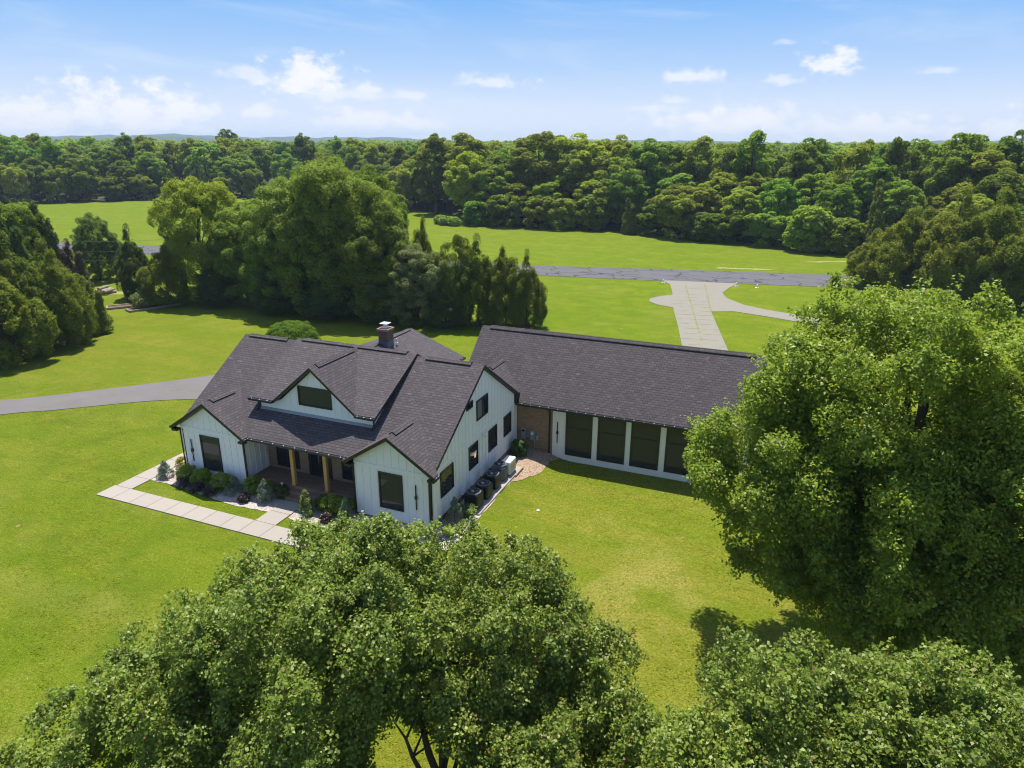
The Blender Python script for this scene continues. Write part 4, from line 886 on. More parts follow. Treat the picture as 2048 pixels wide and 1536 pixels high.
# --- the near pear trees
def pear(loc, ells, label, seed, nclump, nleaf, tops, cut=None):
    x, y, z = loc; E = [((c[0]-x, c[1]-y, c[2]-z), r) for c, r in ells]
    cr = crown_mesh(seed, E, int(nclump*1.35), 0.54, nleaf, 0.078, 0.80, 0.9, (0.5, 1.0), 1.2, 0.12, 0.5, 0.75, 0.75, 0.3, 1.1, cut=cut, sprig=0.52)
    rng = random.Random(seed); mb = MB()
    mb.tube([(0, 0, -0.3), (0, 0, 0.4), (0.03, 0, 1.0)], [0.30, 0.22, 0.20], 12)
    for k in range(tops):
        a = 2*math.pi*k/tops+rng.uniform(-.3, .3); L_ = rng.uniform(3.4, 5.4); s = rng.uniform(0.12, 0.40)
        p0 = Vector((0.06*math.cos(a), 0.06*math.sin(a), rng.uniform(0.5, 1.2))); pts = [p0]
        for i in range(1, 6):
            t_ = i/5; pts.append(Vector((math.cos(a)*s*L_*t_**0.9, math.sin(a)*s*L_*t_**0.9, p0.z+L_*t_))+Vector((rng.uniform(-.08, .08), rng.uniform(-.08, .08), 0)))
        r = rng.uniform(0.065, 0.13); mb.tube(pts, [r, r*.9, r*.75, r*.58, r*.4, r*.2], 8, cap=False)
        for j in range(6):
            q = pts[rng.randint(3, 5)]; e = Vector(min(cr[2], key=lambda c: (Vector(c[:3])-q).length*rng.uniform(0.6, 1.5))[:3])
            mb.tube([q, q.lerp(e, .5)+Vector((0, 0, .12)), e], [r*.38, r*.25, r*.08], 5, cap=False)
    return add_tree('pear_tree', loc, label, 'pear trees in the foreground', cr, mb, M['l_pear'], M['bark'])
def gap(loc):
    a = np.array([6.6, -13.3, 1.0]); b = np.array([9.9, -18.4, 8.6])                   # the open window between the two crowns where the stems show
    def f(C):
        P = C[:, :3]+np.array(loc); t = np.clip(((P-a)@(b-a))/((b-a)@(b-a)), 0, 1); return np.linalg.norm(P-(a+t[:, None]*(b-a)), axis=1) < 1.3
    return f
pear((5.3, -14.4, 0), [((5.1, -14.6, 6.0), (3.3, 3.4, 2.75)), ((3.8, -15.4, 4.4), (4.4, 4.2, 2.5)), ((6.0, -13.3, 6.8), (1.7, 1.8, 2.0)), ((3.9, -15.4, 5.4), (2.0, 1.8, 1.6)), ((2.4, -17.5, 4.0), (3.4, 2.8, 2.2))],
     'big glossy pear tree in the left foreground with several bare stems under its crown', 21, 430, 360000, 9, gap((5.3, -14.4, 0)))
pear((7.7, -13.6, 0), [((8.5, -12.3, 5.4), (2.6, 2.6, 3.0)), ((9.6, -12.7, 4.2), (3.2, 3.0, 2.4)), ((10.8, -14.3, 3.8), (2.7, 2.7, 2.1))],
     'glossy pear tree with a pointed crown right of the big foreground pear', 12, 280, 230000, 7, gap((7.7, -13.6, 0)))
pear((17.0, -13.6, 0), [((16.6, -13.4, 5.2), (3.0, 2.7, 3.0)), ((18.6, -13.0, 5.3), (2.7, 2.6, 3.0)), ((15.0, -14.4, 4.4), (2.6, 2.5, 2.5)), ((17.2, -15.6, 4.6), (3.2, 2.4, 2.3))],
     'pear tree with pale upright shoots at the bottom right corner', 13, 340, 300000, 8)
# --- the big oak on the right
def big_oak():
    loc = (18.9, -0.6, 0)
    E = [((18.0,-0.8,9.6),(3.9,4.2,4.2)), ((16.2,-1.2,7.6),(3.4,3.6,3.0)), ((21.0,-0.8,9.2),(4.2,4.4,4.2)), ((18.6,-2.8,6.2),(4.2,3.2,3.2)), ((18.8,1.6,9.0),(3.3,3.4,3.6)), ((14.2,-1.6,6.6),(2.5,2.3,1.9)),
         ((22.5,-1.5,6.8),(4.0,4.0,3.8)), ((13.9,-0.2,7.2),(2.1,2.0,1.7)), ((19.4,-3.0,3.9),(3.4,2.6,2.4)), ((22.4,-3.0,4.4),(3.6,3.0,2.8)), ((15.6,-2.4,5.0),(2.2,2.2,2.2))]
    E = [((c[0]-loc[0], c[1]-loc[1], c[2]), r) for c, r in E]
    cr = crown_mesh(31, E, 760, 0.82, 500000, 0.122, 0.62, 0.72, (0.42, 1.02), 0.9, 0.05, 0.5, 0.85, 0.7, 0.3, sprig=0.3)
    mb = MB(); limb_mesh(mb, cr[2], (0, 0, -0.3), (0.2, 0.1, 10.5), 0.48, random.Random(5), 60, 9)
    add_tree('oak_tree', loc, 'huge bright green oak on the right, covering the end of the rear addition', None, cr, mb, M['l_oak'], M['bark'])
big_oak()

# --- mid-distance and woodland kinds (shared meshes)
def broad_proto(seed, hgt, w, nclump, nleaf, size, cr=None, name='broadleaf_tree', mat='l_broad', loc=(0, 0, -400), low=0.12):
    r = w/2; rng = np.random.default_rng(seed); E = []
    zc_ = hgt*(0.56+low*0.2)
    E.append(((0, 0, zc_), (r*0.86, r*0.86, hgt*(0.42-low*0.1))))
    if low < 0.05: E.append(((0, 0, hgt*0.30), (r*0.95, r*0.95, hgt*0.30)))
    for k in range(4):
        a = rng.uniform(0, 6.28); E.append(((r*.42*math.cos(a), r*.42*math.sin(a), hgt*rng.uniform(.35, .72)), (r*.58, r*.58, hgt*.24)))
    c = crown_mesh(seed+100, E, nclump, cr or r*0.27, nleaf, size, 0.75, 0.75, (0.7, 1.02), hgt*low, 0.08, 0.65, 0.75, 0.6, 0.1, sprig=0.1 if size < 0.3 else 0.0)
    mb = MB(); limb_mesh(mb, c[2], (0, 0, -0.4), (0, 0, hgt*0.8), hgt*0.022, random.Random(seed), 14, 7)
    return add_tree(name, loc, 'proto', None, c, mb, M[mat], M['bark'])
def cedar_proto(seed, hgt, w, nleaf, size, name='cedar_tree', mat='l_cedar', spires=1, loc=(0, 0, -400), droop=0.0):
    rng = np.random.default_rng(seed); Cs = []
    sp = [(0, 0, 1.0)]+[(w*.22*math.cos(a), w*.22*math.sin(a), rng.uniform(.78, .95)) for a in np.linspace(0, 6.28, spires)[:-1]] if spires > 1 else [(0, 0, 1.0)]
    for sx, sy, sh in sp:
        hh = hgt*sh; n = int(95/len(sp))+22
        for k in range(n):
            t = (k+rng.uniform(0, 1))/n; z = hh*(0.04+0.95*t); rr = (w*0.5*(0.55 if spires > 1 else 1))*(1-t)**0.75*(0.75+0.25*math.sin(7*t+sx))*rng.uniform(0.55, 1.05); a = rng.uniform(0, 6.28)
            d = unit(np.array([math.cos(a), math.sin(a), 0.55])); Cs.append([sx+rr*math.cos(a), sy+rr*math.sin(a), z, *d])
    C = np.array(Cs); R = (w*0.13*(1-C[:, 2]/hgt*0.6))*rng.uniform(.6, 1.4, len(C))
    idx = rng.choice(len(C), nleaf, p=R**2/(R**2).sum()); d = unit(rng.normal(size=(nleaf, 3))+C[idx, 3:]*0.5)
    off = d*(R[idx]*rng.uniform(.3, 1, nleaf)**.5)[:, None]; off[:, 2] *= 1.5
    P = C[idx, :3]+off; P[:, 2] = np.clip(P[:, 2], 0.05, None)
    N = d*0.7+rng.normal(size=(nleaf, 3))*0.7+np.array([0, 0, .25]); al = C[idx, 3:]*0.7+np.array([0, 0, 0.5-droop])
    V, F = leaf_quads(P, N, size, 0.42, rng, along=al)
    mb = MB(); limb_mesh(mb, C, (0, 0, -0.4), (0, 0, hgt*.94), hgt*0.017, random.Random(seed), 12, 6)
    return add_tree(name, loc, 'proto', None, (V, F, C), mb, M[mat], M['bark'])
PROTO = []
def P_(o): PROTO.append(o); return o
mid_b = [P_(broad_proto(s, 15, 10.5, 330, 110000, 0.18, 0.88, low=0.02)) for s in (1, 2, 3)]
mid_c = [P_(cedar_proto(s, 9, 4.8, 24000, 0.26, spires=4)) for s in (11, 12)]
def olive_proto(seed, hgt, w, nleaf, size):
    r = w/2; rng = np.random.default_rng(seed); E = [((0, 0, hgt*.30), (r*.85, r*.85, hgt*.30))]
    for k in range(15):
        a = rng.uniform(0, 6.28); q = rng.uniform(0, .82)**.8; hh = hgt*(1-.55*q)*rng.uniform(.82, 1.02); E.append(((r*q*math.cos(a), r*q*math.sin(a), hh*.58), (r*rng.uniform(.20, .30), r*rng.uniform(.20, .30), hh*.42)))
    c = crown_mesh(seed+300, E, 300, r*0.13, nleaf, size, 0.55, 0.9, (0.75, 1.08), hgt*.02, 0.1, 0.7, 0.65, 0.7, -0.1, 1.5, sprig=0.35)
    mb = MB(); limb_mesh(mb, c[2], (0, 0, -0.4), (0, 0, hgt*0.85), hgt*0.018, random.Random(seed), 12, 6)
    return add_tree('cedar_tree', (0, 0, -400), 'proto', None, c, mb, M['l_olive'], M['bark'])
mid_o = [P_(olive_proto(s, 11, 9.0, 60000, 0.20)) for s in (15, 16)]
wood_b = [P_(broad_proto(s, 16, 9.5, 120, 15000, 0.42, 1.05)) for s in (21, 22, 23, 24, 25)]
wood_t = [P_(broad_proto(s, 19, 8.0, 125, 15000, 0.42, 1.0)) for s in (26, 27)]
wood_c = [P_(cedar_proto(s, 12, 6.0, 8000, 0.50, spires=2)) for s in (31, 32)]
edge_b = [P_(broad_proto(s, 8, 7.0, 90, 12000, 0.38, 0.85, low=0.0)) for s in (41, 42, 43)]

G_MID = 'trees of the grove behind the house'
def put(proto, x, y, height, width, label, group=None, mat=None, name=None, rot=None, ph=None, pw=None):
    bh, bw = ph, pw
    s = (width/bw, width/bw, height/bh)
    return dup(proto, (x, y, h(x, y)-0.05), rot if rot is not None else (x*1.7+y*0.9) % 6.28, s, label, group, mat and M[mat], name)
B15 = dict(ph=15.2, pw=10.5); C9 = dict(ph=9.2, pw=5.0); O11 = dict(ph=11.3, pw=9.0)
R0 = random.Random(77)
# the grove behind the house, left to right
put(mid_b[0], -49.4, 35.5, 14.4, 9.2, 'dark green tree at the left end of the grove, taller than the conifers beside it', G_MID, 'l_broad', rot=0.4, **B15)
put(mid_o[0], -57.6, 32.8, 8.8, 4.8, 'dark layered conifer standing alone left of the grove', G_MID, 'l_dark', 'conifer_tree', **O11)
put(mid_o[1], -51.4, 31.6, 7.4, 5.4, 'olive juniper leaning out at the left foot of the grove, beside the garden bed', G_MID, 'l_olive', **O11)
put(mid_b[1], -42.4, 36.2, 11.8, 9.4, 'rounded tree between the dark left tree and the tallest oak of the grove', G_MID, 'l_grove', **B15)
put(mid_b[2], -37.0, 35.4, 14.4, 9.8, 'tall oak crown on the left half of the big grove oak pair', G_MID, 'l_grove', 'oak_tree', **B15)
put(mid_b[0], -32.2, 35.8, 16.8, 10.6, 'tallest oak of the grove behind the house, above all its neighbours', G_MID, 'l_grove', 'oak_tree', rot=5.0, **B15)
put(mid_b[1], -27.4, 36.4, 14.2, 9.4, 'tall tree just right of the tallest oak in the grove', G_MID, 'l_grove', rot=2.2, **B15)
put(mid_b[0], -38.4, 40.0, 14.4, 9.0, 'tree set back behind the tallest oak on its left side', G_MID, 'l_broad', rot=4.0, **B15)
put(mid_b[2], -29.5, 40.5, 15.6, 9.0, 'tree set back behind the tallest oak on its right side', G_MID, 'l_broad', rot=1.0, **B15)
put(mid_b[0], -25.0, 35.0, 11.2, 7.4, 'shorter tree on the right shoulder of the grove, next to the olive cedars', G_MID, 'l_grove', rot=1.1, **B15)
put(mid_o[0], -24.0, 37.8, 11.0, 4.0, 'olive cedar with a pointed top beside the grove, left one of a pair', G_MID, 'l_olive', **O11)
put(mid_o[1], -21.8, 38.2, 11.4, 4.0, 'olive cedar with a pointed top beside the grove, right one of a pair', G_MID, 'l_olive', **O11)
put(mid_b[2], -20.8, 35.0, 8.4, 6.8, 'low grey green tree in front of the pair of olive cedars', G_MID, 'l_grey', rot=0.4, **B15)
put(mid_b[1], -17.2, 36.8, 9.2, 4.6, 'rusty tinted tree between the low grey green tree and the right end cedars', G_MID, 'l_cedar', rot=3.3, **B15)
put(mid_o[0], -14.8, 36.9, 9.4, 5.4, 'dense cedar with twin tops near the right end of the grove', G_MID, 'l_cedar', **O11)
put(mid_o[1], -11.9, 37.5, 8.8, 5.2, 'tall cedar second from the right end of the grove', G_MID, 'l_cedar', **O11)
put(mid_o[0], -10.0, 38.2, 8.0, 4.0, 'pointed cedar at the right end of the grove beside the open lawn', G_MID, 'l_cedar', rot=2.0, **O11)
for i, (x, y, hh, ww) in enumerate([(-46, 33.8, 4.6, 5.2), (-37.5, 33.6, 5.5, 6.0), (-31, 33.8, 5.2, 6), (-24.2, 34.2, 5, 5), (-17.6, 35.2, 4.2, 4.2)]):
    put(mid_b[i % 3], x, y, hh, ww, ['low dark undergrowth tree below the left end of the grove', 'low dark undergrowth tree left of the tallest oak trunk', 'low dark undergrowth tree right of the tallest oak trunk', 'low dark undergrowth tree under the pair of olive cedars', 'low dark undergrowth tree below the rusty tinted tree'][i], G_MID, 'l_shade', rot=i*1.3, **B15)
# cedars at the left edge
G_LEFT = 'trees along the left edge of the lawn'
put(mid_o[0], -46.0, 9.8, 9.4, 7.6, 'broad olive cedar at the left edge, nearest the driveway', G_LEFT, 'l_olive', **O11)
put(mid_o[1], -46.9, 15.8, 9.4, 5.8, 'olive cedar at the left edge, next beyond the broad one', G_LEFT, 'l_olive', **O11)
put(mid_c[0], -47.9, 19.6, 5.2, 3.4, 'small cedar at the right tip of the left edge trees', G_LEFT, 'l_cedar', rot=1.0, **C9)
put(mid_o[1], -52.6, 7.6, 10.6, 8.4, 'olive cedar at the far left edge of the picture', G_LEFT, 'l_olive', rot=2.5, **O11)
put(mid_o[0], -52.5, 19.0, 9.0, 7.0, 'bushy cedar behind the front cedars on the left edge', G_LEFT, 'l_cedar', rot=3.0, **O11)
put(mid_o[0], -48.6, 13.2, 10.6, 7.2, 'tallest olive cedar among the front cedars at the left edge', G_LEFT, 'l_cedar', rot=1.9, **O11)
put(mid_c[0], -51.5, 15.0, 13.2, 5.6, 'upright dark conifer rising among the front cedars at the left edge', G_LEFT, 'l_dark', 'conifer_tree', rot=0.5, **C9)
put(mid_c[1], -47.0, 12.2, 8.4, 4.2, 'short upright cedar at the foot of the tallest olive cedar on the left', G_LEFT, 'l_cedar', rot=0.9, **C9)
put(mid_b[0], -57.0, 13.0, 11.6, 8.5, 'leafy bright tree showing above the olive cedars at the left edge', G_LEFT, rot=2.8, **B15)
put(mid_c[1], -66.6, 28.6, 11.4, 5.6, 'tall dark conifer rising behind the left edge cedars', G_LEFT, 'l_dark', 'conifer_tree', **C9)
put(mid_b[0], -68.4, 25.0, 12.0, 9.6, 'round tree at the left edge of the picture behind the cedars', G_LEFT, **B15)
put(mid_b[1], -78.0, 27.0, 13.0, 10, 'round tree furthest back at the left edge of the picture', G_LEFT, **B15)
put(mid_c[0], -63.0, 29.0, 7.2, 4.4, 'thin brownish bare topped tree between the dark conifer and the lone green tree', G_LEFT, 'l_bare', 'bare_tree', rot=0.7, **C9)
put(mid_b[2], -72.0, 39.2, 9.0, 5.6, 'lone fresh green tree with a narrow crown standing on the lawn', G_LEFT, 'l_green2', rot=0.2, **B15)
put(mid_o[1], -57.5, 22.0, 7.6, 5.6, 'olive shrubby cedar below the brownish tree', G_LEFT, 'l_olive', rot=0.2, **O11)
# olive cedars at the right edge
G_RIGHT = 'olive cedars on the right beyond the oak'
for i, (x, y, hh, ww, lb_) in enumerate([(24.0, 76.5, 7.6, 7.0, 'smallest olive cedar at the left end of the right hand cedars'), (27.6, 74.0, 11.4, 9.6, 'olive cedar second from the left of the right hand cedars'),
        (31.8, 72.4, 13.2, 10.6, 'olive cedar in the middle of the right hand cedars'), (35.8, 71.0, 14.0, 10.4, 'tallest olive cedar of the right hand cedars'), (40.5, 69.6, 13.4, 10.0, 'olive cedar cut by the right edge of the picture'), (29.5, 78.5, 11.0, 8.0, 'olive cedar set back between the right hand cedars'), (37, 78, 13, 9, 'olive cedar at the back of the right hand cedars'), (46, 68, 13, 10, 'olive cedar just outside the right edge')][:7]):
    put(mid_o[i % 2], x, y, hh, ww, lb_, G_RIGHT, 'l_olive', rot=i*1.7, **O11)
# clipped dome shrub behind the house
def bush(name, x, y, w, hgt, label, mat, group=None, seed=0, nleaf=2600, size=0.07, kind='dome', cat='shrub', aspect=0.6):
    r = w/2
    if kind == 'dome': E = [((0, 0, hgt*.42), (r*.9, r*.9, hgt*.5))]; c = crown_mesh(seed, E, 60 if w < 4 else 420, r*0.30 if w < 4 else r*0.12, nleaf, size, aspect, 0.8, (0.75, 0.95), 0.0, 0.1, 0.9, 0.4, 0.5)
    elif kind == 'cone':
        rng = np.random.default_rng(seed); n = 60; t = rng.uniform(0, 1, n)**0.8; a = rng.uniform(0, 6.28, n); rr = r*(1-t)**0.8*rng.uniform(.6, 1, n)
        C = np.stack([rr*np.cos(a), rr*np.sin(a), hgt*(0.08+.88*t), np.cos(a), np.sin(a), np.full(n, .8)], 1); R = (r*.42*(1-t*.65))
        idx = rng.choice(n, nleaf, p=R**2/(R**2).sum()); d = unit(rng.normal(size=(nleaf, 3))+C[idx, 3:]*.6); P = C[idx, :3]+d*(R[idx]*rng.uniform(.3, 1, nleaf)**.5)[:, None]*np.array([1, 1, 1.4]); P[:, 2] = np.clip(P[:, 2], .02, None)
        V, F = leaf_quads(P, d+rng.normal(size=(nleaf, 3))*.6, size, 0.35, rng, along=C[idx, 3:]); c = (V, F, C)
    else:  # fountain / grassy clump
        rng = np.random.default_rng(seed); n = 14; a = rng.uniform(0, 6.28, n); C = np.stack([r*.5*np.cos(a), r*.5*np.sin(a), np.full(n, hgt*.5), np.cos(a), np.sin(a), np.full(n, 1.2)], 1)
        idx = rng.integers(0, n, nleaf); d = unit(rng.normal(size=(nleaf, 3))); t = rng.uniform(0, 1, nleaf); P = np.stack([C[idx, 0]*t*2, C[idx, 1]*t*2, hgt*(t*(1.6-t))*1.1], 1)+d*r*.3; P[:, 2] = np.clip(P[:, 2], .02, None)
        al = np.stack([C[idx, 3], C[idx, 4], 1.5-1.6*t], 1); V, F = leaf_quads(P, d+np.array([0, 0, .6]), size, .3, rng, along=al); c = (V, F, C)
    mb = MB(); rr_ = random.Random(seed)
    for k in range(5):
        e = c[2][rr_.randrange(len(c[2]))]; mb.tube([(0, 0, -0.05), (e[0]*.4, e[1]*.4, e[2]*.5), tuple(e[:3])], [0.03*max(.4, r), 0.02*max(.4, r), 0.006], 5, cap=False)
    t = empty(name, (x, y, h(x, y)), label, cat, group); mesh_np('foliage', c[0], c[1], M[mat], t); to = mb.build('stem', M['bark']); to.parent = t
    return t
bush('dome_shrub', -26.6, 22.6, 5.2, 2.75, 'big clipped dome shrub on the lawn behind the roof', 'l_dome', seed=51, nleaf=60000, size=0.085)
GB = 'foundation shrubs in the gravel bed'
for i, (nm, x, y, w, hh, lab, mat, kd, nl, sz) in enumerate([
    ('juniper_shrub', -16.55, -0.75, 0.85, 1.05, 'small blue juniper at the left corner of the house by the walk', 'l_blue', 'cone', 2600, 0.07),
    ('yellow_shrub', -16.3, 0.35, 0.9, 0.85, 'yellow shrub behind the small juniper at the left corner', 'l_yellow', 'dome', 1800, 0.07),
    ('round_shrub', -15.1, -0.55, 1.1, 0.95, 'rounded green shrub under the bar light, left one of its pair', 'l_green', 'dome', 3000, 0.07),
    ('round_shrub', -14.05, -0.6, 1.1, 0.95, 'rounded green shrub under the left gable window, right one of its pair', 'l_green', 'dome', 3000, 0.07),
    ('round_shrub', -12.55, -0.62, 1.15, 1.0, 'rounded green shrub right of the left gable window', 'l_green', 'dome', 3000, 0.07),
    ('purple_shrub', -14.75, -1.15, 0.8, 0.5, 'low dark purple shrub at the left end of the row in the gravel', 'l_purple', 'dome', 1600, 0.06),
    ('purple_shrub', -13.75, -1.25, 0.8, 0.5, 'low dark purple shrub in the middle of the row below the window', 'l_purple', 'dome', 1600, 0.06),
    ('purple_shrub', -12.75, -1.3, 0.85, 0.5, 'low dark purple shrub at the right end of the row in the gravel', 'l_purple', 'dome', 1600, 0.06),
    ('juniper_shrub', -11.7, -0.65, 0.95, 1.0, 'blue green juniper beside the downspout of the left gable', 'l_blue', 'cone', 2600, 0.07),
    ('burgundy_shrub', -10.55, -1.2, 0.62, 0.5, 'burgundy shrub alone in the gravel left of the walk', 'l_red', 'dome', 900, 0.075),
    ('round_shrub', -10.75, -0.2, 1.0, 1.0, 'rounded green shrub at the left end of the porch', 'l_green', 'dome', 2800, 0.07),
    ('round_shrub', -9.95, -0.15, 0.9, 0.85, 'rounded green shrub behind the pale juniper at the porch', 'l_green', 'dome', 2400, 0.07),
    ('juniper_shrub', -9.5, -0.75, 0.95, 1.3, 'pale blue juniper standing left of the porch steps', 'l_blue', 'cone', 3600, 0.07),
    ('dark_shrub', -8.98, -0.12, 0.75, 0.8, 'dark green shrub against the left side of the porch steps', 'l_shade', 'dome', 2200, 0.06),
    ('upright_shrub', -6.75, -0.95, 0.85, 1.35, 'tall pale leaved shrub with wispy top right of the porch steps', 'l_pale', 'cone', 2400, 0.11),
    ('dark_shrub', -6.15, -0.35, 0.8, 0.9, 'dark shrub behind the pale leaved shrub right of the steps', 'l_shade', 'dome', 2000, 0.07),
    ('round_shrub', -5.55, -0.45, 1.05, 1.15, 'rounded green shrub below the right porch window', 'l_green', 'dome', 3000, 0.07),
    ('round_shrub', -4.85, -0.35, 0.95, 1.0, 'rounded green shrub against the right gable corner', 'l_green', 'dome', 2600, 0.07),
    ('burgundy_shrub', -5.3, -1.25, 0.62, 0.5, 'burgundy shrub in front of the right hand green shrubs', 'l_red', 'dome', 900, 0.075),
    ('juniper_shrub', -4.4, -0.85, 0.75, 1.35, 'slim blue juniper in front of the right gable corner', 'l_blue', 'cone', 2600, 0.07),
    ('juniper_shrub', 0.62, 1.15, 0.85, 1.45, 'feathery juniper on the gravel by the right gable wall, before the condensers', 'l_blue', 'cone', 3000, 0.08),
    ('dark_shrub', 1.0, 1.75, 0.8, 0.8, 'dark shrub between the feathery juniper and the first condenser', 'l_shade', 'fountain', 1800, 0.12),
    ('grass_clump', 0.98, -0.05, 0.65, 0.55, 'green grassy clump beside the drain hose at the front corner', 'l_green', 'fountain', 1500, 0.14),
    ('laurel_shrub', 0.62, 9.7, 1.0, 1.05, 'dark laurel shrub in the corner below the utility boxes', 'l_shade', 'dome', 5000, 0.09)]):
    bush(nm, x, y, w, hh, lab, mat, GB, 200+i, int(nl*1.6), sz*0.9, kd)
# small pink flower on a dark stalk by the porch post
t = empty('flower_stake', (-8.62, -0.30, 0.02), 'pink flower on a dark stalk at the foot of the left porch post', 'flower')
m = MB(); m.tube([(-8.70, -0.33, 0), (-8.70, -0.32, 0.5), (-8.71, -0.30, 0.98)], 0.014, 6); m.build('stalk', M['black'], t)
m = MB()
for k in range(6):
    a = k*math.pi/3; m.tube([(-8.71, -0.30, 1.0), (-8.71+.05*math.cos(a), -0.32+.02*math.sin(a), 1.0+.05*math.sin(a)), (-8.71+.085*math.cos(a), -0.33, 1.0+.085*math.sin(a))], [0.012, 0.03, 0.008], 6)
m.build('petals', M['pink'], t)
# raised garden beds, log pile, shed and wires on the left
def garden_bed(x, y, w, l, rot, label, plants):
    t = empty('garden_bed', (x, y, h(x, y)), label, 'garden bed'); t.rotation_euler = (0, 0, rot)
    def put_(mb, nm, mat): o = mb.build(nm, mat); o.parent = t
    for x0, x1, y0, y1 in ((-w/2, w/2, -l/2, -l/2+.14), (-w/2, w/2, l/2-.14, l/2), (-w/2, -w/2+.14, -l/2+.142, l/2-.142), (w/2-.14, w/2, -l/2+.142, l/2-.142)):
        m = MB(); m.bbox(x0, x1, y0, y1, -.1, .24, .015); put_(m, 'timber', M['timber'])
    m = MB(); m.box(-w/2+.141, w/2-.141, -l/2+.141, l/2-.141, -.1, .17); put_(m, 'soil', M['soil'])
garden_bed(-55.4, 28.6, 3.0, 1.5, 0.95, 'pale timber raised bed left of the pale shrub, near the left edge cedars', 0)
garden_bed(-51.9, 29.9, 5.6, 1.4, 1.2, 'long timber edged bed under the pale shrub at the foot of the grove', 0)
bush('pale_shrub', -53.0, 29.2, 2.6, 1.9, 'pale grey green shrub growing in the long timber edged bed', 'l_pale', seed=61, nleaf=3000, size=0.16, kind='dome')
bush('leafy_plant', -51.3, 31.0, 1.8, 1.3, 'dark leafy plant with arching leaves beside the pale shrub', 'l_shade', seed=62, nleaf=1500, size=0.3, kind='fountain')
bush('leafy_plant', -55.9, 30.4, 1.6, 0.9, 'low dark plant at the back of the raised bed', 'l_shade', seed=63, nleaf=900, size=0.2, kind='fountain')
t = empty('log_pile', (-63.7, 33.2, h(-63.7, 33.2)), 'small brown pile of cut logs on the lawn near the lone green tree', 'log pile')
rl = random.Random(8)
for k in range(9):
    m = MB(); z = .18+.28*(k//4); x = (k % 4)*.38-.6+.18*(k//4); a = rl.uniform(-.3, .3)
    m.tube([(x-math.sin(a)*.9, -.9*math.cos(a), z), (x+math.sin(a)*.9, .9*math.cos(a), z)], rl.uniform(.13, .2), 8); o = m.build('log', M['timber']); o.parent = t
sheet('bare_soil_patch', [(-64.6, 31.6), (-61.5, 33.6), (-60.6, 35.2), (-62.4, 35.2), (-64.6, 33.6)], 0.02, M['straw'], wob=.3, seed=9)
t = empty('open_shed', (-184, 147.5, 0), 'small open fronted shed under the trees at the far side of the left field', 'shed')
m = MB()
for px in (-186.6, -184, -181.4): m.box(px-.1, px+.1, 146.0, 146.2, 0, 2.8)
m.build('posts', M['timber'], t)
m = MB(); m.prism([(-187.2, 145.4, 2.9), (-180.8, 145.4, 2.9), (-180.8, 149.8, 3.5), (-187.2, 149.8, 3.5)], (0, 0, -.15), 0, 0, 0); m.build('roof', M['steel'], t)
m = MB(); m.box(-187, -181, 149.4, 149.6, 0, 3.2); m.build('back_wall', M['timber'], t)
for i, (za, dz) in enumerate(((6.6, .0), (5.4, .5), (4.4, .9))):
    t = empty('power_line', (-60, 40, 0), ['uppermost thin power line crossing between the left cedars and the grove', 'middle thin power line crossing between the left cedars and the grove', 'lowest thin power line crossing between the left cedars and the grove'][i], 'wire', 'power lines by the grove')
    pts = [(-66+(22*k/16), 30+(12*k/16), za+1.1*(k/16)-1.0*(1-(2*k/16-1)**2)*.4) for k in range(17)]
    m = MB(); m.tube(pts, .011, 4); m.build('wire', M['wire'], t)

def tufts():
    rng = np.random.default_rng(5); n = 130000
    x = rng.uniform(-34, 15, n); y = rng.uniform(-16, 11, n)
    k = np.sin(x*1.7+np.sin(y*1.3)*2)*np.cos(y*2.1+np.sin(x*.9)*1.7)+0.6*np.sin(x*.45+y*.6)+rng.normal(size=n)*.55
    keep = (k > 0.35)
    def box(a, b, c, d): return (x > a) & (x < b) & (y > c) & (y < d)
    keep &= ~(box(-17.2, 3.0, -1.9, 11) | box(-18.6, -16.9, -4, 6) | box(-18.6, -4.6, -4.0, -2.4) | box(-8.9, -7.1, -5.3, 0)) & (np.hypot(x-14.6, y+25.7) > 12)
    keep &= ~((y > (x+37.4)*1.15+1.0) & (x < -20))
    x, y = x[keep], y[keep]; m = len(x); z = H(x, y)
    P = np.stack([x, y, z+0.02], 1); N = unit(rng.normal(size=(m, 3))*np.array([.6, .6, .3])+np.array([0, 0, 1.3])); al = np.tile([0, 0, 0.3], (m, 1))+rng.normal(size=(m, 3))
    V, F = leaf_quads(P, N, 0.085, 0.35, rng, along=al); o = mesh_np('grass_tufts', V, F, M['l_tuft']); tag(o, kind='stuff')
tufts()
# --- woodland beyond the runway and the left field: single trees, nearest rows
edge = [(-330, 70), (-262, 76), (-222, 92), (-194, 116), (-187, 130), (-176, 146), (-150, 160), (-122, 166), (-100, 158), (-87, 141), (-74, 141), (-60, 134), (-53, 119), (-36, 121), (-19, 119), (-3, 114.5), (15, 108.5), (24, 105), (34, 101), (50, 97), (72, 96), (100, 98)]
def on_edge(s):
    seg = [math.dist(a, b) for a, b in zip(edge, edge[1:])]; s = max(0, min(s, sum(seg)-1e-3))
    for (a, b), l_ in zip(zip(edge, edge[1:]), seg):
        if s <= l_:
            t = s/l_; d = Vector((b[0]-a[0], b[1]-a[1])).normalized(); return a[0]+(b[0]-a[0])*t, a[1]+(b[1]-a[1])*t, -d.y, d.x
        s -= l_
TOT = sum(math.dist(a, b) for a, b in zip(edge, edge[1:]))
rw = random.Random(2024)
WB = dict(ph=16.3, pw=9.5); WT = dict(ph=19.3, pw=8.0); WC = dict(ph=12.3, pw=6.2); EB = dict(ph=8.2, pw=7.0)
def region(x, y):
    a = math.degrees(math.atan2(x-CAM[0], y-CAM[1]))
    return 'left' if a < -44 else 'mid' if a < -22 else 'right'
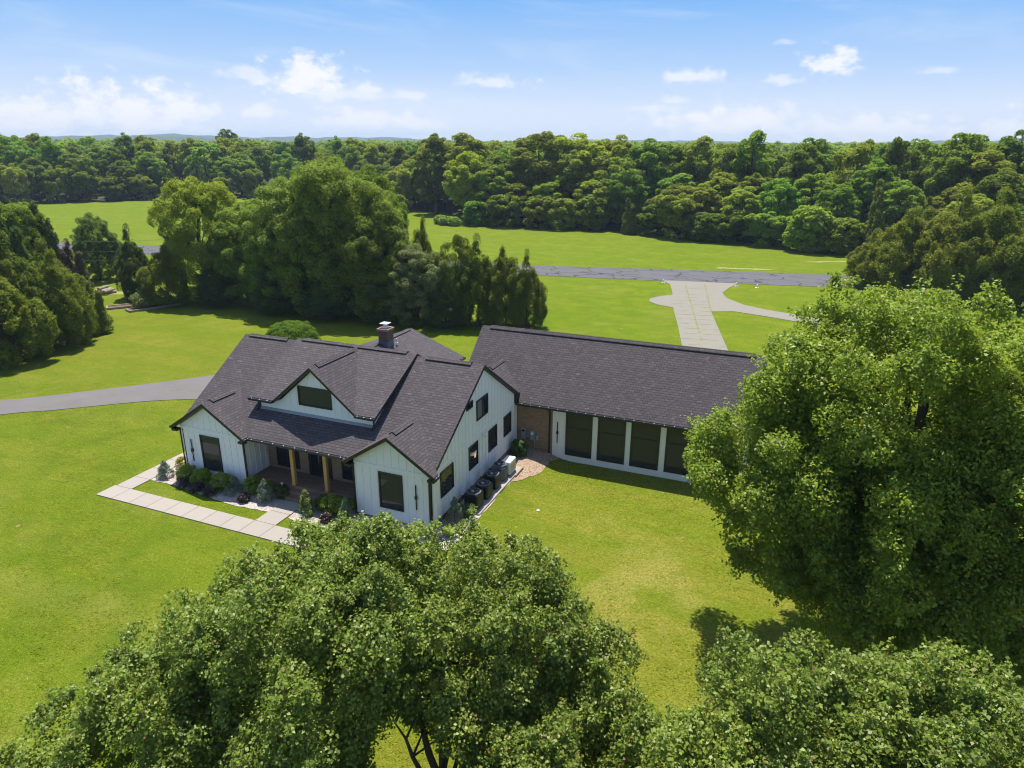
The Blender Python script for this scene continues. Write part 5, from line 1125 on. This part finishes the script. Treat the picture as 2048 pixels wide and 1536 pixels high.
TXT = {'left': 'woods across the left field', 'mid': 'woods behind the grove', 'right': 'woods right of centre beyond the runway'}
cnt = 0
rows = [(0.5, 6.2, 'edge'), (6.0, 7.2, 'low'), (13.0, 8.2, 'mid'), (21.0, 8.8, 'top'), (31.0, 9.5, 'top'), (44.0, 11.0, 'top')]
for off, sp_, kd in rows:
    s = rw.uniform(0, sp_)
    while s < TOT:
        r_ = on_edge(s); x = r_[0]+r_[2]*off+rw.uniform(-1.6, 1.6); y = r_[1]+r_[3]*off+rw.uniform(-1.6, 1.6)
        a = math.degrees(math.atan2(x-CAM[0], y-CAM[1])); D = math.hypot(x-CAM[0], y-CAM[1])
        step = sp_*(1.0 if D < 175 else 1.35)
        s += step*rw.uniform(.8, 1.25)
        if a < -63 or a > 17.5: continue
        if kd == 'edge' and -84 < x < -62: continue
        rg = region(x, y); g = 'trees of the '+TXT[rg]; q = rw.random(); far = D > 175
        if kd == 'edge':
            if q < .18: put(rw.choice(wood_c), x, y, rw.uniform(6, 11), rw.uniform(4.2, 6), 'cedar in the front row of the '+TXT[rg], g, 'l_cedar', **WC)
            else: put(rw.choice(edge_b), x, y, rw.uniform(5.5, 9.5)*(1.25 if far else 1), rw.uniform(6, 8.5), 'low bushy tree in the front row of the '+TXT[rg], g, **EB)
        elif kd == 'low':
            if q < .15: put(rw.choice(wood_c), x, y, rw.uniform(10, 14), rw.uniform(5.5, 7), 'cedar behind the front row of the '+TXT[rg], g, 'l_cedar', **WC)
            else: put(rw.choice(wood_b), x, y, rw.uniform(10.5, 14.5)*(1.1 if far or rg == 'mid' else .9), rw.uniform(8, 10.5), 'middle height tree behind the front row of the '+TXT[rg], g, **WB)
        else:
            hh = rw.uniform(13.5, 18.6) if kd == 'mid' else rw.uniform(15.4, 20.4)
            if rg == 'right' and kd == 'mid': hh -= 2.5
            if rg == 'left': hh += .8
            if q < .25: put(rw.choice(wood_t), x, y, hh+rw.uniform(0, 1.2), rw.uniform(7.5, 9.5), 'tall crown in the canopy of the '+TXT[rg], g, **WT)
            else: put(rw.choice(wood_b), x, y, hh, rw.uniform(9, 12.5), 'broad crown in the canopy of the '+TXT[rg], g, **WB)
        cnt += 1
WOOD = [(o.location.x, o.location.y) for o in COL.objects if o.parent is None and 'group' in o and 'woods' in o['group']]
ex_, ey_ = [e[0] for e in edge], [e[1] for e in edge]
tries = 0
while tries < 6000 and cnt < 283:
    tries += 1
    a = math.radians(rw.uniform(-62, 16.5)); D = rw.uniform(95, 330); x = CAM[0]+D*math.sin(a); y = CAM[1]+D*math.cos(a)
    if y < np.interp(x, ex_, ey_)+6: continue
    de = min(math.dist((x, y), on_edge(TOT*t)[:2]) for t in np.linspace(0, 1, 90))
    if de < 5 or de > 62 or min(math.dist((x, y), q) for q in WOOD) < 6.6: continue
    rg = region(x, y); put(rw.choice(wood_b), x, y, rw.uniform(15.5, 18.5), rw.uniform(9, 12), 'broad crown in the canopy of the '+TXT[rg], 'trees of the '+TXT[rg], **WB); WOOD.append((x, y)); cnt += 1
print('woodland trees', cnt, tries)
sheet('forest_floor', [(e[0]-0.5, e[1]+2.5) for e in edge]+[(300, 700), (0, 1300), (-900, 900), (-900, 200)], 0.05, M['floor'], step=12)
# marked trees of the woodland
put(wood_b[0], -44.2, 134.0, 20.6, 15, 'tallest dark crown rising above the woodland, left of the yellow green one', None, **WB)
put(wood_b[1], -35.0, 137.0, 19.6, 15, 'broad yellow green crown glowing at the top of the woodland', None, 'l_bright', **WB)
put(wood_b[3], -59.5, 127.0, 16.6, 10, 'yellow green round tree on the woodland edge, left of centre', None, 'l_bright', **WB)
put(wood_t[0], 3.5, 131.0, 20.4, 8.0, 'narrow light green tree poking above the woodland on the right', None, **WT)
put(wood_b[2], -210.0, 210.0, 22.5, 12.0, 'single round crown standing above the far tree line on the left', None, **WB)
put(wood_t[1], -74.5, 139.5, 20.0, 11, 'big dark tree at the woodland corner, left one of the two at the clearing', None, **WT)
put(wood_t[0], -64.0, 136.5, 20.0, 12, 'big dark tree at the woodland corner, right one of the two at the clearing', None, **WT)
put(edge_b[1], -76.0, 121.0, 6.4, 6.5, 'small round tree with a bare trunk in the grass clearing', None, **EB)
put(edge_b[2], -186.0, 136.0, 6.0, 7.0, 'pale bush at the far edge of the left field beside the shed', None, 'l_pale', **EB)
for i, (x, y) in enumerate([(-60.5, 117.5), (-57.8, 117.0), (-62.6, 119.2)]):
    bush('tall_grass_bush', x, y, 3.4, 1.9, ['bright tall grass bush at the woodland edge, middle one of three', 'bright tall grass bush at the woodland edge, nearest the trees', 'bright tall grass bush at the woodland edge, nearest the clearing'][i], 'l_green', 'tall grass bushes in the clearing', 70+i, 1800, 0.35, 'dome')
# far-off wood as one mass
def far_wood():
    rng = np.random.default_rng(99); Vs, Fs, o_ = [], [], 0
    for k in range(1500):
        a = math.radians(rng.uniform(-66, 24)); D = 170+rng.uniform(0, 1)**0.9*900
        x = CAM[0]+D*math.sin(a); y = CAM[1]+D*math.cos(a)
        # only behind the single trees
        ex = min(math.dist((x, y), (on_edge(TOT*t)[0], on_edge(TOT*t)[1])) for t in np.linspace(0, 1, 60))
        inside = y > np.interp(x, [e[0] for e in edge], [e[1] for e in edge])
        if not inside or ex < 46: continue
        hh = rng.uniform(14.5, 18.2)+(D > 500)*1.0; w = rng.uniform(4.5, 7.0); n = 260 if D < 500 else 150
        d = unit(rng.normal(size=(n, 3))+np.array([0, 0, .5])); P = np.array([x, y, hh*.62])+d*np.array([w, w, hh*.40])*rng.uniform(.75, 1.02, (n, 1))
        V, F = leaf_quads(P, d+rng.normal(size=(n, 3))*.4+np.array([0, 0, .3]), 1.5 if D < 500 else 2.4, .8, rng); Vs.append(V); Fs.append(F+o_); o_ += len(V)
    o = mesh_np('far_woodland', np.concatenate(Vs), np.concatenate(Fs), M['l_broad']); tag(o, kind='stuff')
far_wood()
# distant ridges
def ridge(name, D, a0, a1, hgt, seed, depth=500):
    rng = np.random.default_rng(seed); n = 90; A = np.linspace(math.radians(a0), math.radians(a1), n); ph = rng.uniform(0, 6.28, 6)
    prof = sum(np.sin(A*f_+p)/(i+1.5) for i, (f_, p) in enumerate(zip((6, 13, 27, 49, 90, 170), ph))); t = (A-A[0])/(A[-1]-A[0]); env = np.sin(np.pi*t)**.35
    Z = np.maximum(hgt*env*(1+.22*prof)+rng.normal(size=n)*.5, 0); rows_ = []
    for k, (dd, f_) in enumerate(((0, -.2), (.25, .55), (.5, 1.0), (.75, .75), (1, -.2))):
        rows_.append(np.stack([CAM[0]+(D+dd*depth)*np.sin(A), CAM[1]+(D+dd*depth)*np.cos(A), Z*f_-2], 1))
    V = np.concatenate(rows_); F = np.array([(k*n+i, k*n+i+1, (k+1)*n+i+1, (k+1)*n+i) for k in range(4) for i in range(n-1)])
    o = mesh_np(name, V, F, M['hill'], smooth=True); tag(o, kind='structure')
ridge('hills', 2600, -60, -20, 36, 3); ridge('hills', 1900, -52, -43, 30, 4); ridge('hills', 2400, 2, 26, 44, 6); ridge('hills', 2900, -24, 6, 30, 7)

# take away the models the copies were made from
for o in PROTO:
    for ch in list(o.children): bpy.data.objects.remove(ch)
    bpy.data.objects.remove(o)

# ------------------------------------------------------------------ haze
hb = MB(); hb.box(-3300, 3300, -400, 3700, -12, 62); hz = hb.build('haze', None); 
hz.data.materials.clear()
hm = bpy.data.materials.new('haze_air'); hm.use_nodes = True; HT = NT(hm.node_tree); HT.n.clear()
ho = HT.new('ShaderNodeOutputMaterial'); hv = HT.new('ShaderNodeVolumePrincipled'); HT.link(hv.outputs[0], ho.inputs['Volume'])
hv.inputs['Color'].default_value = (0.62, 0.78, 1.0, 1); hv.inputs['Density'].default_value = 0.0002; hv.inputs['Anisotropy'].default_value = 0.1
hz.data.materials.append(hm); tag(hz, kind='stuff')
